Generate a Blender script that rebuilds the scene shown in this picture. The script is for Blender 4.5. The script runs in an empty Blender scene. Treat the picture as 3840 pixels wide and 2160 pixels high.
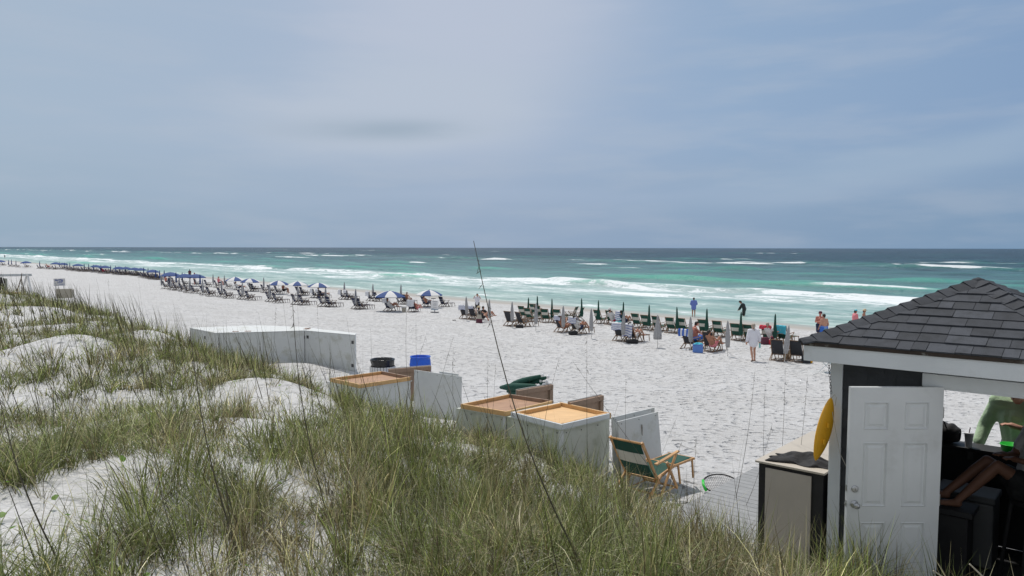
import bpy, bmesh, math, random
import numpy as np
from mathutils import Matrix, Vector, Euler
R = math.radians
random.seed(7); rng = np.random.default_rng(11)
S = bpy.context.scene
COL = S.collection

# ---------------------------------------------------------------- camera
EYE = 5.5; F = 2800.0; CX, CY = 1920.0, 1080.0
cd = bpy.data.cameras.new('camera'); cam = bpy.data.objects.new('camera', cd); COL.objects.link(cam)
cd.sensor_width = 36; cd.lens = F/3840*36; cd.clip_start = .05; cd.clip_end = 60000
RM = Matrix.Rotation(math.pi/2 - math.atan(151/F), 3, 'X') @ Matrix.Rotation(.00182, 3, 'Z')
cam.matrix_world = Matrix.Translation((0, 0, EYE)) @ RM.to_4x4()
S.camera = cam

# ---------------------------------------------------------------- light and exposure
S.view_settings.view_transform = 'Standard'; S.view_settings.look = 'None'
S.view_settings.exposure = 0.0; S.view_settings.gamma = 1.0
SUN_V = Vector((-.32, 1.12, 2.1)).normalized()
sl = bpy.data.lights.new('sun', 'SUN'); sun = bpy.data.objects.new('sun', sl); COL.objects.link(sun)
sl.energy = 3.1; sl.angle = R(1.6); sl.color = (1, .955, .89)
sun.rotation_euler = SUN_V.to_track_quat('Z', 'Y').to_euler(); sun.location = (0, 0, 60)
W = bpy.data.worlds.new('World'); S.world = W; W.use_nodes = True
wn = W.node_tree.nodes; wl = W.node_tree.links; wn.clear()

class NT:
    "tiny helper for building node trees"
    def __init__(s, tree): s.t = tree; s.n = tree.nodes; s.l = tree.links
    def add(s, typ, **kw):
        n = s.n.new(typ)
        for k, v in kw.items(): setattr(n, k, v)
        return n
    def put(s, sock, v):
        if v is None: return
        if hasattr(v, 'is_output') or isinstance(v, bpy.types.NodeSocket): s.l.new(v, sock)
        else: sock.default_value = v
    def m(s, op, a, b=None, c=None, clamp=False):
        n = s.add('ShaderNodeMath', operation=op, use_clamp=clamp)
        for i, v in enumerate((a, b, c)): s.put(n.inputs[i], v) if v is not None else None
        return n.outputs[0]
    def vm(s, op, a, b=None):
        n = s.add('ShaderNodeVectorMath', operation=op)
        s.put(n.inputs[0], a)
        if b is not None: s.put(n.inputs[1], b)
        return n.outputs['Value'] if op in ('DOT_PRODUCT', 'LENGTH') else n.outputs[0]
    def xyz(s, x, y, z=0.0):
        n = s.add('ShaderNodeCombineXYZ')
        for i, v in enumerate((x, y, z)): s.put(n.inputs[i], v)
        return n.outputs[0]
    def sep(s, v):
        n = s.add('ShaderNodeSeparateXYZ'); s.put(n.inputs[0], v); return n.outputs
    def noise(s, v, scale, detail=4, rough=.55, dist=0.0, col=False):
        n = s.add('ShaderNodeTexNoise'); s.put(n.inputs['Vector'], v)
        n.inputs['Scale'].default_value = scale; n.inputs['Detail'].default_value = detail
        n.inputs['Roughness'].default_value = rough; n.inputs['Distortion'].default_value = dist
        return n.outputs['Color' if col else 'Fac']
    def mix(s, f, a, b, mode='MIX'):
        n = s.add('ShaderNodeMix', data_type='RGBA', blend_type=mode); n.clamp_factor = True
        s.put(n.inputs[0], f)
        for i, v in ((6, a), (7, b)): s.put(n.inputs[i], (*v, 1) if isinstance(v, tuple) and len(v) == 3 else v)
        return n.outputs[2]
    def rng(s, v, a, b, c=0.0, d=1.0, smooth=False):
        n = s.add('ShaderNodeMapRange'); n.interpolation_type = 'SMOOTHSTEP' if smooth else 'LINEAR'
        s.put(n.inputs[0], v)
        for i, q in enumerate((a, b, c, d)): s.put(n.inputs[i+1], q)
        return n.outputs[0]
    def ramp(s, v, stops, interp='LINEAR'):
        n = s.add('ShaderNodeValToRGB'); s.put(n.inputs[0], v); e = n.color_ramp.elements
        n.color_ramp.interpolation = interp
        while len(e) < len(stops): e.new(.5)
        for q, (p, c) in zip(e, stops):
            q.position = p; q.color = (*c, 1) if isinstance(c, tuple) else (c, c, c, 1)
        return n.outputs[0]

def lin(r, g, b):
    f = lambda c: (c/255/12.92) if c/255 <= .04045 else ((c/255+.055)/1.055)**2.4
    return (f(r), f(g), f(b))

t = NT(W.node_tree)
sky = t.add('ShaderNodeTexSky', sky_type='NISHITA'); sky.sun_disc = False
sky.sun_elevation = math.asin(SUN_V.z); sky.sun_rotation = math.atan2(SUN_V.x, SUN_V.y)
sky.dust_density = 3; sky.air_density = 1.2
D = t.add('ShaderNodeTexCoord').outputs['Generated']; dx, dy, dz = t.sep(D)
az = t.m('ARCTAN2', dx, dy); el = t.m('ARCSINE', dz)
q1 = t.noise(t.xyz(t.m('MULTIPLY', az, 1.6), t.m('MULTIPLY', el, 7.0), 3.1), 1.6, 3, .5)
q2 = t.noise(t.xyz(t.m('MULTIPLY', az, 3.0), t.m('MULTIPLY', el, 16.0), 8.7), 1.5, 4, .55)
wob = t.m('MULTIPLY', t.m('SUBTRACT', q1, .5), .075)
el2 = t.m('ADD', el, wob); az2 = t.m('ADD', az, t.m('MULTIPLY', t.m('SUBTRACT', q2, .5), .16))
base = t.ramp(t.rng(az, -.65, .65), [(0, lin(165, 184, 204)), (.45, lin(164, 181, 206)), (.72, lin(146, 171, 201)), (1, lin(131, 159, 194))])
hor = t.ramp(t.rng(az, -.65, .65), [(0, lin(150, 174, 195)), (.5, lin(149, 170, 196)), (1, lin(124, 154, 184))])
c = t.mix(t.rng(el, .0, .16, .9, 0, True), base, hor)
c = t.mix(t.rng(q2, .42, .72, 0, .32, True), c, lin(178, 189, 205))
def blob(ax, ex, hw, hh, tilt=0.0, A=None, E=None):
    a = t.m('SUBTRACT', A or az2, ax); e = t.m('SUBTRACT', E or el2, ex)
    e = t.m('SUBTRACT', e, t.m('MULTIPLY', a, tilt))
    r = t.m('ADD', t.m('POWER', t.m('ABSOLUTE', t.m('DIVIDE', a, hw)), 2.0), t.m('POWER', t.m('ABSOLUTE', t.m('DIVIDE', e, hh)), 2.0))
    return t.m('EXPONENT', t.m('MULTIPLY', r, -1.0))
c = t.mix(t.rng(blob(-.06, .31, .23, .17), .1, .95, 0, .85, True), c, lin(187, 196, 213))
c = t.mix(t.rng(blob(-.14, .178, .21, .062, .07), .1, .85, 0, .85, True), c, lin(184, 195, 211))
c = t.mix(t.m('MULTIPLY', blob(-.175, .155, .10, .0125, .03, E=t.m('ADD', el, t.m('MULTIPLY', wob, .25))), .70), c, lin(150, 168, 186))
c = t.mix(t.m('MULTIPLY', blob(.50, .105, .26, .022, .16), .6), c, lin(163, 183, 205))
c = t.mix(t.m('MULTIPLY', blob(.0, .068, .5, .012, .02), .22), c, lin(172, 188, 212))
# overhead and behind the viewer: brighter thin overcast around the sun
sd = t.vm('DOT_PRODUCT', D, tuple(SUN_V))
c = t.mix(t.rng(dy, .45, -.1, 0, .85, True), c, (.55, .57, .60))   # the overcast thickens behind the viewer
c = t.mix(t.rng(sd, .80, 1.0, 0, .8, True), c, (.85, .86, .88))
nis = t.vm('SCALE', sky.outputs[0]); nis.node.inputs['Scale'].default_value = .09
c = t.mix(.06, c, nis)
bg = t.add('ShaderNodeBackground'); t.put(bg.inputs[0], c); bg.inputs[1].default_value = 1.0
wo = t.add('ShaderNodeOutputWorld'); t.l.new(bg.outputs[0], wo.inputs[0])

# ---------------------------------------------------------------- terrain maths
N_ = np.array((.7413, .6712)); A_ = np.array((-.6712, .7413))      # seaward, along the shore (leftwards)
SEA = -.70
_r = np.random.default_rng(5)
_k = [(s*math.cos(p), s*math.sin(p), ph) for s, p, ph in zip(_r.uniform(.5, 3.2, 26), _r.uniform(0, 6.28, 26), _r.uniform(0, 6.28, 26))]
def sm(x, a, b):
    u = np.clip((x-a)/(b-a), 0, 1); return u*u*(3-2*u)
def toe(a): return 8.7 + np.clip((a-15)*.11, 0, 3.6)
BP = np.array([(-40, 4.2), (-6, 3.9), (0, 3.55), (3, 3.15), (6, 2.62), (8.3, 2.15), (9.6, 1.62), (12, 1.5), (16, 1.15), (22, .7), (30, .25), (38, 0), (48, -.25), (54, -.5), (58, -.7), (66, -1.1), (90, -2), (400, -8)], float)
MOUNDS = [(-11.9, 20.4, .66, 1.5), (-11.7, 24.3, .55, 1.3), (-5.0, 15.2, .38, 1.4), (-30, 42, .4, 2.6), (-4.2, 10.8, .2, 1.1), (-1.5, 8.8, .22, 1.0), (1.6, 4.6, .28, 1.0), (0.2, 5.3, .15, 1.0)]
def Zf(x, y):
    x = np.asarray(x, float); y = np.asarray(y, float)
    b = x*N_[0]+y*N_[1]; a = x*A_[0]+y*A_[1]
    sh = (toe(a)-8.7)*.55*sm(-b, -16, -2)
    z = sum(np.interp(b-sh+o, BP[:, 0], BP[:, 1]) for o in (-1.2, -.6, 0, .6, 1.2))/5
    cap = 3.9-1.35*sm(a, 3, 15); z = z-.16*np.logaddexp(0, (z-cap)/.16)
    n = np.zeros_like(x)
    for kx, ky, p in _k: n = n + np.sin(kx*x+ky*y+p)/(1+.5*(kx*kx+ky*ky))
    z = z + n*(.040*(1-sm(b, 8, 15))+.012*(1-sm(b, 40, 54)))
    for mx, my, h, r in MOUNDS: z = z + h*np.exp(-((x-mx)**2+(y-my)**2)/(r*r))*(1-sm(b, 8, 12))
    z = z - .6*np.maximum(0, 0)
    w = sm(b, 6.9, 7.6)*sm(x, .9, 1.8)*(1-sm(b, 13, 16))
    return z*(1-w) + np.minimum(z, 2.0)*w
def ray(px, py):
    d = RM @ Vector(((px-CX)/F, -(py-CY)/F, -1)); return d
_T = np.geomspace(1.2, 2500, 6000)
def G(px, py, sea=True):
    d = ray(px, py); zz = Zf(d.x*_T, d.y*_T)
    if sea: zz = np.maximum(zz, SEA)
    k = np.argmax(EYE + d.z*_T < zz); tt = _T[k]
    return Vector((d.x*tt, d.y*tt, float(EYE+d.z*tt)))
def Hp(px, py, z):
    d = ray(px, py); k = (z-EYE)/d.z; return Vector((d.x*k, d.y*k, z))
def Dp(px, py, y):
    d = ray(px, py); k = y/d.y; return Vector((d.x*k, y, EYE+d.z*k))
FACE_SEA = -math.atan2(N_[0], N_[1])       # rotation that turns local +y seawards

# ---------------------------------------------------------------- object helpers
def tag(o, label=None, cat=None, group=None, kind=None):
    if label: o['label'] = label
    if cat: o['category'] = cat
    if group: o['group'] = group
    if kind: o['kind'] = kind
    return o
def thing(name, label, cat, loc=(0, 0, 0), rz=0.0, group=None):
    o = bpy.data.objects.new(name, None); COL.objects.link(o); o.empty_display_size = .2
    o.location = loc; o.rotation_euler = (0, 0, rz); return tag(o, label, cat, group)
class MB:
    def __init__(s): s.v = []; s.f = []; s.mi = []
    def add(s, vs, fs, mi=0, M=None):
        o = len(s.v)
        s.v += [tuple(M @ Vector(p)) if M else tuple(p) for p in vs]
        s.f += [tuple(i+o for i in f) for f in fs]; s.mi += [mi]*len(fs); return s
    def box(s, c, size, mi=0, M=None, rot=None):
        hx, hy, hz = size[0]/2, size[1]/2, size[2]/2
        vs = [Vector((x*hx, y*hy, z*hz)) for z in (-1, 1) for y in (-1, 1) for x in (-1, 1)]
        if rot is not None: vs = [rot @ v for v in vs]
        vs = [v+Vector(c) for v in vs]
        return s.add(vs, [(0, 2, 3, 1), (4, 5, 7, 6), (0, 1, 5, 4), (2, 6, 7, 3), (0, 4, 6, 2), (1, 3, 7, 5)], mi, M)
    def beam(s, p, q, w, h, mi=0, up=(0, 0, 1)):
        p, q = Vector(p), Vector(q); d = (q-p); L = d.length; d.normalize()
        u = Vector(up); x = d.cross(u)
        if x.length < 1e-4: x = d.cross(Vector((0, 1, 0)))
        x.normalize(); z = x.cross(d)
        return s.box((p+q)/2, (w, L, h), mi, rot=Matrix((x, d, z)).transposed())
    def tube(s, pts, rad, n=8, mi=0, cap=True):
        pts = [Vector(p) for p in pts]; m = len(pts)
        if not hasattr(rad, '__len__'): rad = [rad]*m
        vs = []; ref = Vector((0, 0, 1))
        for i, p in enumerate(pts):
            d = (pts[min(i+1, m-1)]-pts[max(i-1, 0)]).normalized()
            x = d.cross(ref)
            if x.length < .05: x = d.cross(Vector((0, 1, 0)))
            x.normalize(); y = d.cross(x)
            vs += [p+(x*math.cos(2*math.pi*k/n)+y*math.sin(2*math.pi*k/n))*rad[i] for k in range(n)]
        fs = [(i*n+k, i*n+(k+1) % n, (i+1)*n+(k+1) % n, (i+1)*n+k) for i in range(m-1) for k in range(n)]
        if cap: fs += [tuple(range(n-1, -1, -1)), tuple((m-1)*n+k for k in range(n))]
        return s.add(vs, fs, mi)
    def lathe(s, prof, n=20, c=(0, 0, 0), mi=0, fl=None, mif=None, caps=True):
        vs = []
        for i, (r, z) in enumerate(prof):
            for k in range(n):
                an = 2*math.pi*k/n; rr = r*(fl(an, i) if fl else 1)
                vs.append((c[0]+rr*math.cos(an), c[1]+rr*math.sin(an), c[2]+z))
        m = len(prof); o = len(s.v)
        s.v += vs
        for i in range(m-1):
            for k in range(n):
                s.f.append((o+i*n+k, o+i*n+(k+1) % n, o+(i+1)*n+(k+1) % n, o+(i+1)*n+k)); s.mi.append(mif(k, i) if mif else mi)
        if caps:
            s.f += [tuple(o+k for k in range(n-1, -1, -1)), tuple(o+(m-1)*n+k for k in range(n))]; s.mi += [mi, mi]
        return s
    def grid(s, fn, nu, nv, mi=0, mif=None):
        o = len(s.v)
        s.v += [tuple(fn(i/nu, j/nv)) for j in range(nv+1) for i in range(nu+1)]
        for j in range(nv):
            for i in range(nu):
                s.f.append((o+j*(nu+1)+i, o+j*(nu+1)+i+1, o+(j+1)*(nu+1)+i+1, o+(j+1)*(nu+1)+i)); s.mi.append(mif(i, j) if mif else mi)
        return s
    def build(s, name, mats, parent=None, smooth=False, bevel=0.0, thick=0.0):
        me = bpy.data.meshes.new(name); me.from_pydata(s.v, [], s.f)
        mats = mats if isinstance(mats, (list, tuple)) else [mats]
        for m in mats: me.materials.append(m)
        if len(mats) > 1: me.polygons.foreach_set('material_index', s.mi)
        if smooth: me.polygons.foreach_set('use_smooth', [True]*len(me.polygons))
        o = bpy.data.objects.new(name, me); COL.objects.link(o)
        if parent: o.parent = parent
        if thick: md = o.modifiers.new('thick', 'SOLIDIFY'); md.thickness = thick; md.offset = 0
        if bevel: md = o.modifiers.new('bevel', 'BEVEL'); md.width = bevel; md.segments = 2; md.limit_method = 'ANGLE'
        return o
def dup(root, loc, rz, label=None, group=None):
    r = root.copy(); COL.objects.link(r); r.location = loc; r.rotation_euler = (0, 0, rz)
    if label: r['label'] = label
    if group: r['group'] = group
    for ch in list(root.children):
        c_ = ch.copy(); COL.objects.link(c_); c_.parent = r
        for g in list(ch.children):
            d_ = g.copy(); COL.objects.link(d_); d_.parent = c_
    return r
ONES = 'zeroth first second third fourth fifth sixth seventh eighth ninth tenth eleventh twelfth thirteenth fourteenth fifteenth sixteenth seventeenth eighteenth nineteenth'.split()
TENS = ['', '', 'twentieth', 'thirtieth', 'fortieth', 'fiftieth', 'sixtieth', 'seventieth']
TEN_ = ['', '', 'twenty', 'thirty', 'forty', 'fifty', 'sixty', 'seventy']
def nth(i): return ONES[i] if i < 20 else (TENS[i//10] if i % 10 == 0 else TEN_[i//10]+'-'+ONES[i % 10])

# ---------------------------------------------------------------- materials
def mat(name, col, rough=.6, var=.12, vs=6.0, bump=0.0, bs=40.0, metal=0.0, spec=.5, trans=0.0, dirt=None, stretch=None):
    m = bpy.data.materials.new(name); m.use_nodes = True; k = NT(m.node_tree); p = k.n['Principled BSDF']
    v = k.add('ShaderNodeTexCoord').outputs['Object']
    if stretch: v = k.vm('MULTIPLY', v, stretch)
    n = k.noise(v, vs, 5, .6)
    d = tuple(x*(1-var) for x in col); l = tuple(min(1, x*(1+var)) for x in col)
    cc = k.mix(k.rng(n, .3, .7), d, l)
    if dirt:
        n2 = k.noise(v, dirt[1], 6, .65); cc = k.mix(k.rng(n2, dirt[2], dirt[2]+.12, 0, dirt[3]), cc, dirt[0])
    k.put(p.inputs['Base Color'], cc); p.inputs['Roughness'].default_value = rough
    p.inputs['Metallic'].default_value = metal; p.inputs['Specular IOR Level'].default_value = spec
    if bump:
        b = k.add('ShaderNodeBump'); b.inputs['Strength'].default_value = 1; b.inputs['Distance'].default_value = bump
        k.put(b.inputs['Height'], k.noise(v, bs, 4, .6)); k.l.new(b.outputs[0], p.inputs['Normal'])
    if trans:
        tr = k.add('ShaderNodeBsdfTranslucent'); k.put(tr.inputs[0], cc); mx = k.add('ShaderNodeMixShader'); mx.inputs[0].default_value = trans
        k.l.new(p.outputs[0], mx.inputs[1]); k.l.new(tr.outputs[0], mx.inputs[2]); k.l.new(mx.outputs[0], k.n['Material Output'].inputs[0])
    return m
M = dict(
    wood=mat('varnished_wood', (.50, .27, .10), .45, .3, 5, .001, 60, stretch=(1, 1, 1)),
    darkwood=mat('dark_wood', (.10, .065, .045), .55, .3, 8),
    greycloth=mat('grey_canvas', (.40, .40, .41), .85, .1, 7, .004, 14, trans=.12),
    charcloth=mat('charcoal_canvas', (.035, .038, .046), .85, .15, 7, trans=.05),
    green=mat('green_canvas', (.012, .075, .055), .8, .15, 7, trans=.15),
    cream=mat('cream_canvas', (.62, .61, .56), .8, .06, 7, trans=.2),
    navy=mat('navy_canvas', (.018, .028, .075), .8, .15, 7, trans=.1),
    blue=mat('blue_canvas', (.03, .075, .24), .8, .12, 5, trans=.2),
    white=mat('white_canvas', (.74, .74, .74), .8, .05, 5, trans=.2),
    towel=mat('white_towel', (.72, .73, .77), .95, .06, 20, .004, 60, trans=.1),
    towelblue=mat('blue_towel_stripe', (.10, .14, .42), .95, .1, 20),
    royal=mat('royal_blue_towel', (.04, .13, .50), .95, .1, 20),
    red=mat('red_pattern_cloth', (.55, .03, .06), .9, .3, 20, dirt=((.8, .75, .75), 18, .58, .9)),
    tealcloth=mat('teal_floral_towel', (.06, .45, .58), .9, .1, 20, dirt=((.75, .35, .3), 14, .60, .9)),
    metal=mat('pole_metal', (.45, .45, .46), .4, .1, 6, metal=.6),
    polewood=mat('white_pole', (.55, .53, .50), .6, .1, 6),
    plastic=mat('white_plastic', (.75, .75, .76), .4, .04, 5),
    black=mat('black_cloth', (.015, .015, .017), .8, .3, 12, .004, 25),
    paint=mat('weathered_white_paint', (.58, .60, .60), .55, .07, 2.2, .0006, 50, dirt=((.36, .36, .30), 2.2, .52, .6)),
    paintgreen=mat('mildewed_white_paint', (.50, .53, .48), .6, .1, 2.0, .0006, 50, dirt=((.28, .31, .22), 1.8, .5, .6)),
    trim=mat('white_trim_paint', (.60, .63, .65), .5, .05, 2.5, .0005, 40, dirt=((.38, .39, .36), 3.0, .62, .5)),
    ply=mat('new_plywood', (.66, .42, .20), .6, .14, 3, .0006, 30, stretch=(1, 8, 1), dirt=((.50, .28, .11), 4, .55, .6)),
    plyred=mat('aged_plywood', (.36, .205, .115), .6, .2, 3, .0008, 30, stretch=(1, 8, 1), dirt=((.24, .11, .06), 4, .5, .7)),
    lumber=mat('lumber', (.58, .36, .16), .6, .18, 4, .0008, 30, dirt=((.32, .18, .08), 5, .6, .7)),
    lumberbrown=mat('brown_lumber', (.28, .19, .135), .7, .2, 4, .0008, 30, dirt=((.13, .08, .055), 4, .55, .7)),
    barrel=mat('blue_plastic', (.01, .10, .60), .35, .08, 4, .0005, 20),
    bag=mat('black_bin_liner', (.012, .013, .015), .25, .3, 10, .012, 12),
    steel=mat('galvanised_steel', (.45, .46, .47), .35, .15, 20, metal=.9),
    darkmetal=mat('dark_metal', (.08, .08, .085), .45, .2, 20, metal=.6),
    yellow=mat('yellow_plastic', (.82, .42, .02), .38, .06, 4, .0006, 25),
    tan=mat('tan_panel', (.44, .40, .35), .6, .05, 3, .0005, 50),
    blacktrim=mat('black_trim', (.014, .014, .016), .6, .3, 6, .002, 40),
    siding=mat('dark_shingle_siding', (.032, .036, .042), .75, .25, 5, .002, 60),
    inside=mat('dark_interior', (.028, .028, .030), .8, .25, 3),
    lime=mat('pale_green_shirt', (.46, .62, .40), .85, .06, 5, .03, 7),
    greenplastic=mat('green_plastic', (.03, .60, .06), .35, .05, 5),
    skin=mat('skin', (.50, .27, .19), .55, .08, 8, spec=.3),
    skintan=mat('tanned_skin', (.42, .20, .13), .55, .08, 8, spec=.3),
    skinshade=mat('shade_darkened_skin', (.20, .10, .065), .55, .08, 8, spec=.3),  # skin colour darkened to stand for the shade inside the hut
    skinred=mat('sunburnt_skin', (.50, .20, .15), .55, .08, 8, spec=.3),
    hairdark=mat('dark_hair', (.02, .015, .012), .6, .3, 30),
    hairgrey=mat('grey_blonde_hair', (.33, .28, .23), .6, .25, 30),
    eye=mat('eye', (.02, .015, .012), .2, .1, 5),
    shirtblue=mat('blue_shirt', (.15, .21, .56), .85, .1, 10, .008, 9),
    shirtwhite=mat('white_shirt', (.70, .70, .76), .85, .05, 8, .010, 7),
    shirtpink=mat('pink_shirt', (.68, .22, .25), .85, .06, 8, .006, 9),
    wet=mat('black_wetsuit', (.010, .011, .013), .4, .2, 8),
    trunkblue=mat('blue_swim_trunks', (.03, .14, .55), .8, .1, 8),
    trunklight=mat('light_blue_band', (.22, .35, .70), .8, .1, 8),
    trunkgreen=mat('green_band', (.18, .55, .45), .8, .1, 8),
    teal=mat('teal_plastic', (.05, .42, .50), .5, .08, 8),
    cooler=mat('blue_cooler_plastic', (.10, .22, .58), .45, .06, 6),
    straw=mat('straw_hat', (.55, .45, .30), .9, .1, 30),
    maroon=mat('maroon_cloth', (.11, .03, .05), .9, .15, 15),
    beige=mat('beige_canvas', (.42, .39, .33), .9, .1, 15),
    logoblue=mat('sign_blue_ink', (.03, .07, .28), .5, .15, 30),
    rust=mat('rust_brown_wood', (.30, .12, .06), .7, .25, 8),
    palewhite=mat('faded_white_paint', (.60, .60, .60), .7, .08, 4),
)
# ---------------------------------------------------------------- sand
def pos_ab(k):
    P = k.add('ShaderNodeNewGeometry').outputs['Position']
    return P, k.vm('DOT_PRODUCT', P, (A_[0], A_[1], 0)), k.vm('DOT_PRODUCT', P, (N_[0], N_[1], 0))
def sand_material():
    m = bpy.data.materials.new('white_quartz_sand'); m.use_nodes = True; k = NT(m.node_tree); p = k.n['Principled BSDF']
    P, a, b = pos_ab(k)
    n1 = k.noise(P, .5, 5, .6); n2 = k.noise(P, 7, 5, .65); n3 = k.noise(P, 90, 2, .7)
    c = k.mix(k.rng(n1, .3, .7), (.52, .515, .51), (.60, .60, .605))
    c = k.mix(k.rng(n2, .50, .66, 0, .5), c, (.40, .39, .385))
    # damp, darker sand just above the waterline
    bw = k.m('ADD', b, k.m('MULTIPLY', k.m('SUBTRACT', k.noise(k.xyz(k.m('MULTIPLY', a, .05), k.m('MULTIPLY', b, .15)), 1, 4, .6), .5), 5))
    wet = k.rng(bw, 50.2, 53.0, 0, 1, True); wet2 = k.rng(bw, 53.5, 56.5, 0, 1, True)
    c = k.mix(wet, c, (.36, .34, .315)); c = k.mix(wet2, c, (.32, .34, .315))
    k.put(p.inputs['Base Color'], c); k.put(p.inputs['Roughness'], k.m('SUBTRACT', .95, k.m('MULTIPLY', wet2, .45)))
    p.inputs['Specular IOR Level'].default_value = .25
    # footprints: warped cell dents plus soft lumps
    wp = k.vm('ADD', P, k.vm('SCALE', k.noise(P, 2.0, 3, .6, col=True))); wp.node.inputs[1].links[0].from_node.inputs['Scale'].default_value = .5
    vo = k.add('ShaderNodeTexVoronoi', feature='SMOOTH_F1'); vo.inputs['Scale'].default_value = 3.4; k.put(vo.inputs['Vector'], wp)
    dent = k.rng(vo.outputs['Distance'], .08, .42, 0, 1, True)
    h = k.m('ADD', k.m('MULTIPLY', dent, .9), k.m('ADD', k.m('MULTIPLY', k.noise(P, 1.7, 4, .6), .55), k.m('ADD', k.m('MULTIPLY', k.noise(P, 7.5, 5, .65), .75), k.m('MULTIPLY', n3, .03))))
    smth = k.m('SUBTRACT', 1, k.m('MULTIPLY', wet, .93))
    dn = k.rng(b, 6, 11, .55, 1.0)
    bp = k.add('ShaderNodeBump'); bp.inputs['Distance'].default_value = .15
    k.put(bp.inputs['Strength'], k.m('MULTIPLY', smth, dn)); k.put(bp.inputs['Height'], h); k.l.new(bp.outputs[0], p.inputs['Normal'])
    return m
def np_mesh(name, V, Fq, m, smooth=True, col=None):
    me = bpy.data.meshes.new(name); n = len(V); f = len(Fq)
    me.vertices.add(n); me.vertices.foreach_set('co', V.astype(np.float32).ravel())
    me.loops.add(f*4); me.loops.foreach_set('vertex_index', Fq.astype(np.int32).ravel())
    me.polygons.add(f); me.polygons.foreach_set('loop_start', np.arange(0, f*4, 4, dtype=np.int32))
    me.polygons.foreach_set('loop_total', np.full(f, 4, np.int32))
    me.polygons.foreach_set('use_smooth', np.full(f, smooth))
    me.update(calc_edges=True); me.materials.append(m)
    if col is not None:
        at = me.attributes.new('Col', 'FLOAT_COLOR', 'POINT'); at.data.foreach_set('color', col.astype(np.float32).ravel())
    o = bpy.data.objects.new(name, me); COL.objects.link(o); return o
def gridquads(ni, nj):
    i, j = np.meshgrid(np.arange(ni-1), np.arange(nj-1), indexing='ij'); k = i*nj+j
    return np.stack([k, k+nj, k+nj+1, k+1], -1).reshape(-1, 4)
av = np.concatenate([-np.geomspace(14, 3000, 26)[::-1], np.arange(-13.8, 26, .16), np.geomspace(26.2, 9000, 190)])
bv = np.concatenate([-np.geomspace(8, 3000, 22)[::-1], np.arange(-7.8, 14, .16), np.arange(14.1, 66, .5), np.geomspace(67, 500, 12)])
a2, b2 = np.meshgrid(av, bv, indexing='ij'); X = a2*A_[0]+b2*N_[0]; Y = a2*A_[1]+b2*N_[1]
# orientation: a x b is downward, so flip the winding
sand = np_mesh('sand', np.stack([X, Y, Zf(X, Y)], -1).reshape(-1, 3), gridquads(len(av), len(bv))[:, ::-1], sand_material())
tag(sand, kind='structure')

# ---------------------------------------------------------------- sea
def along(a, b, s, seed):
    r = np.random.default_rng(seed); z = np.zeros_like(a)
    for i in range(6): z += np.sin(a*r.uniform(.4, 2)*s + b*r.uniform(-.3, .3)*s + r.uniform(0, 6.28))
    return z/6
def sea_h(a, b):
    z = np.zeros_like(a)
    w = 3.2*along(a, b, .035, 3) + 1.2*along(a, b, .2, 4)
    for b0, amp, wd, sd in ((61, .07, 1.0, 1), (66, .14, 1.4, 2), (73.5, .16, 1.6, 7), (82, .24, 2.0, 8), (95, .55, 2.4, 9), (113, .85, 3.0, 10), (133, .5, 4, 11), (158, .6, 5, 12), (190, .6, 6, 13), (245, 1.1, 6, 14), (268, .9, 7, 15), (330, .8, 9, 16), (430, .7, 10, 17), (560, .7, 12, 18), (760, .8, 16, 19)):
        loc = np.clip(.55+1.1*along(a, b, .03, sd), .1, 1.3)
        d = (b-b0-w*1.4-4*along(a, b, .012, sd+30))
        z += amp*loc*np.where(d < 0, np.exp(-(d/(wd*.55))**2), np.exp(-(d/(wd*1.5))**2))
    env = sm(b, 66, 110)*(1-sm(b, 700, 2500))
    r = np.random.default_rng(21)
    for i in range(16):
        L = r.uniform(5, 22); an = r.normal(0, .35); kx = 2*np.pi/L
        ph = kx*(b*math.cos(an)+a*math.sin(an)) + r.uniform(0, 6.28) + .8*along(a, b, .05, i+60)
        z += env*.0065*L*(np.exp(np.sin(ph))-1.2)*.6
    for wx, wy, am, la, lb in HUMPS:
        a0 = wx*A_[0]+wy*A_[1]; b0 = wx*N_[0]+wy*N_[1]; u = (b-b0)-.02*(a-a0)**2/la
        z += am*np.exp(-((a-a0)/la)**2)*np.where(u < 0, np.exp(-(u/(lb*.5))**2), np.exp(-(u/(lb*1.6))**2))
    return SEA + z
HUMPS = []
for px, py, am, la, lb in ((2240, 1072, .9, 7, 2.0), (2090, 1062, .7, 4, 1.6), (2290, 986, 1.2, 16, 4), (2560, 1004, 1.2, 9, 3.5), (1870, 978, 1.1, 12, 4), (2780, 1018, 1.1, 13, 4), (1500, 1045, .8, 14, 2.2), (300, 990, .8, 25, 4), (1130, 964, .9, 12, 4), (3750, 1018, 1.0, 12, 3), (3330, 1062, .8, 14, 3)):
    q_ = Hp(px, py, SEA); HUMPS.append((q_.x, q_.y, am, la, lb))
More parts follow.
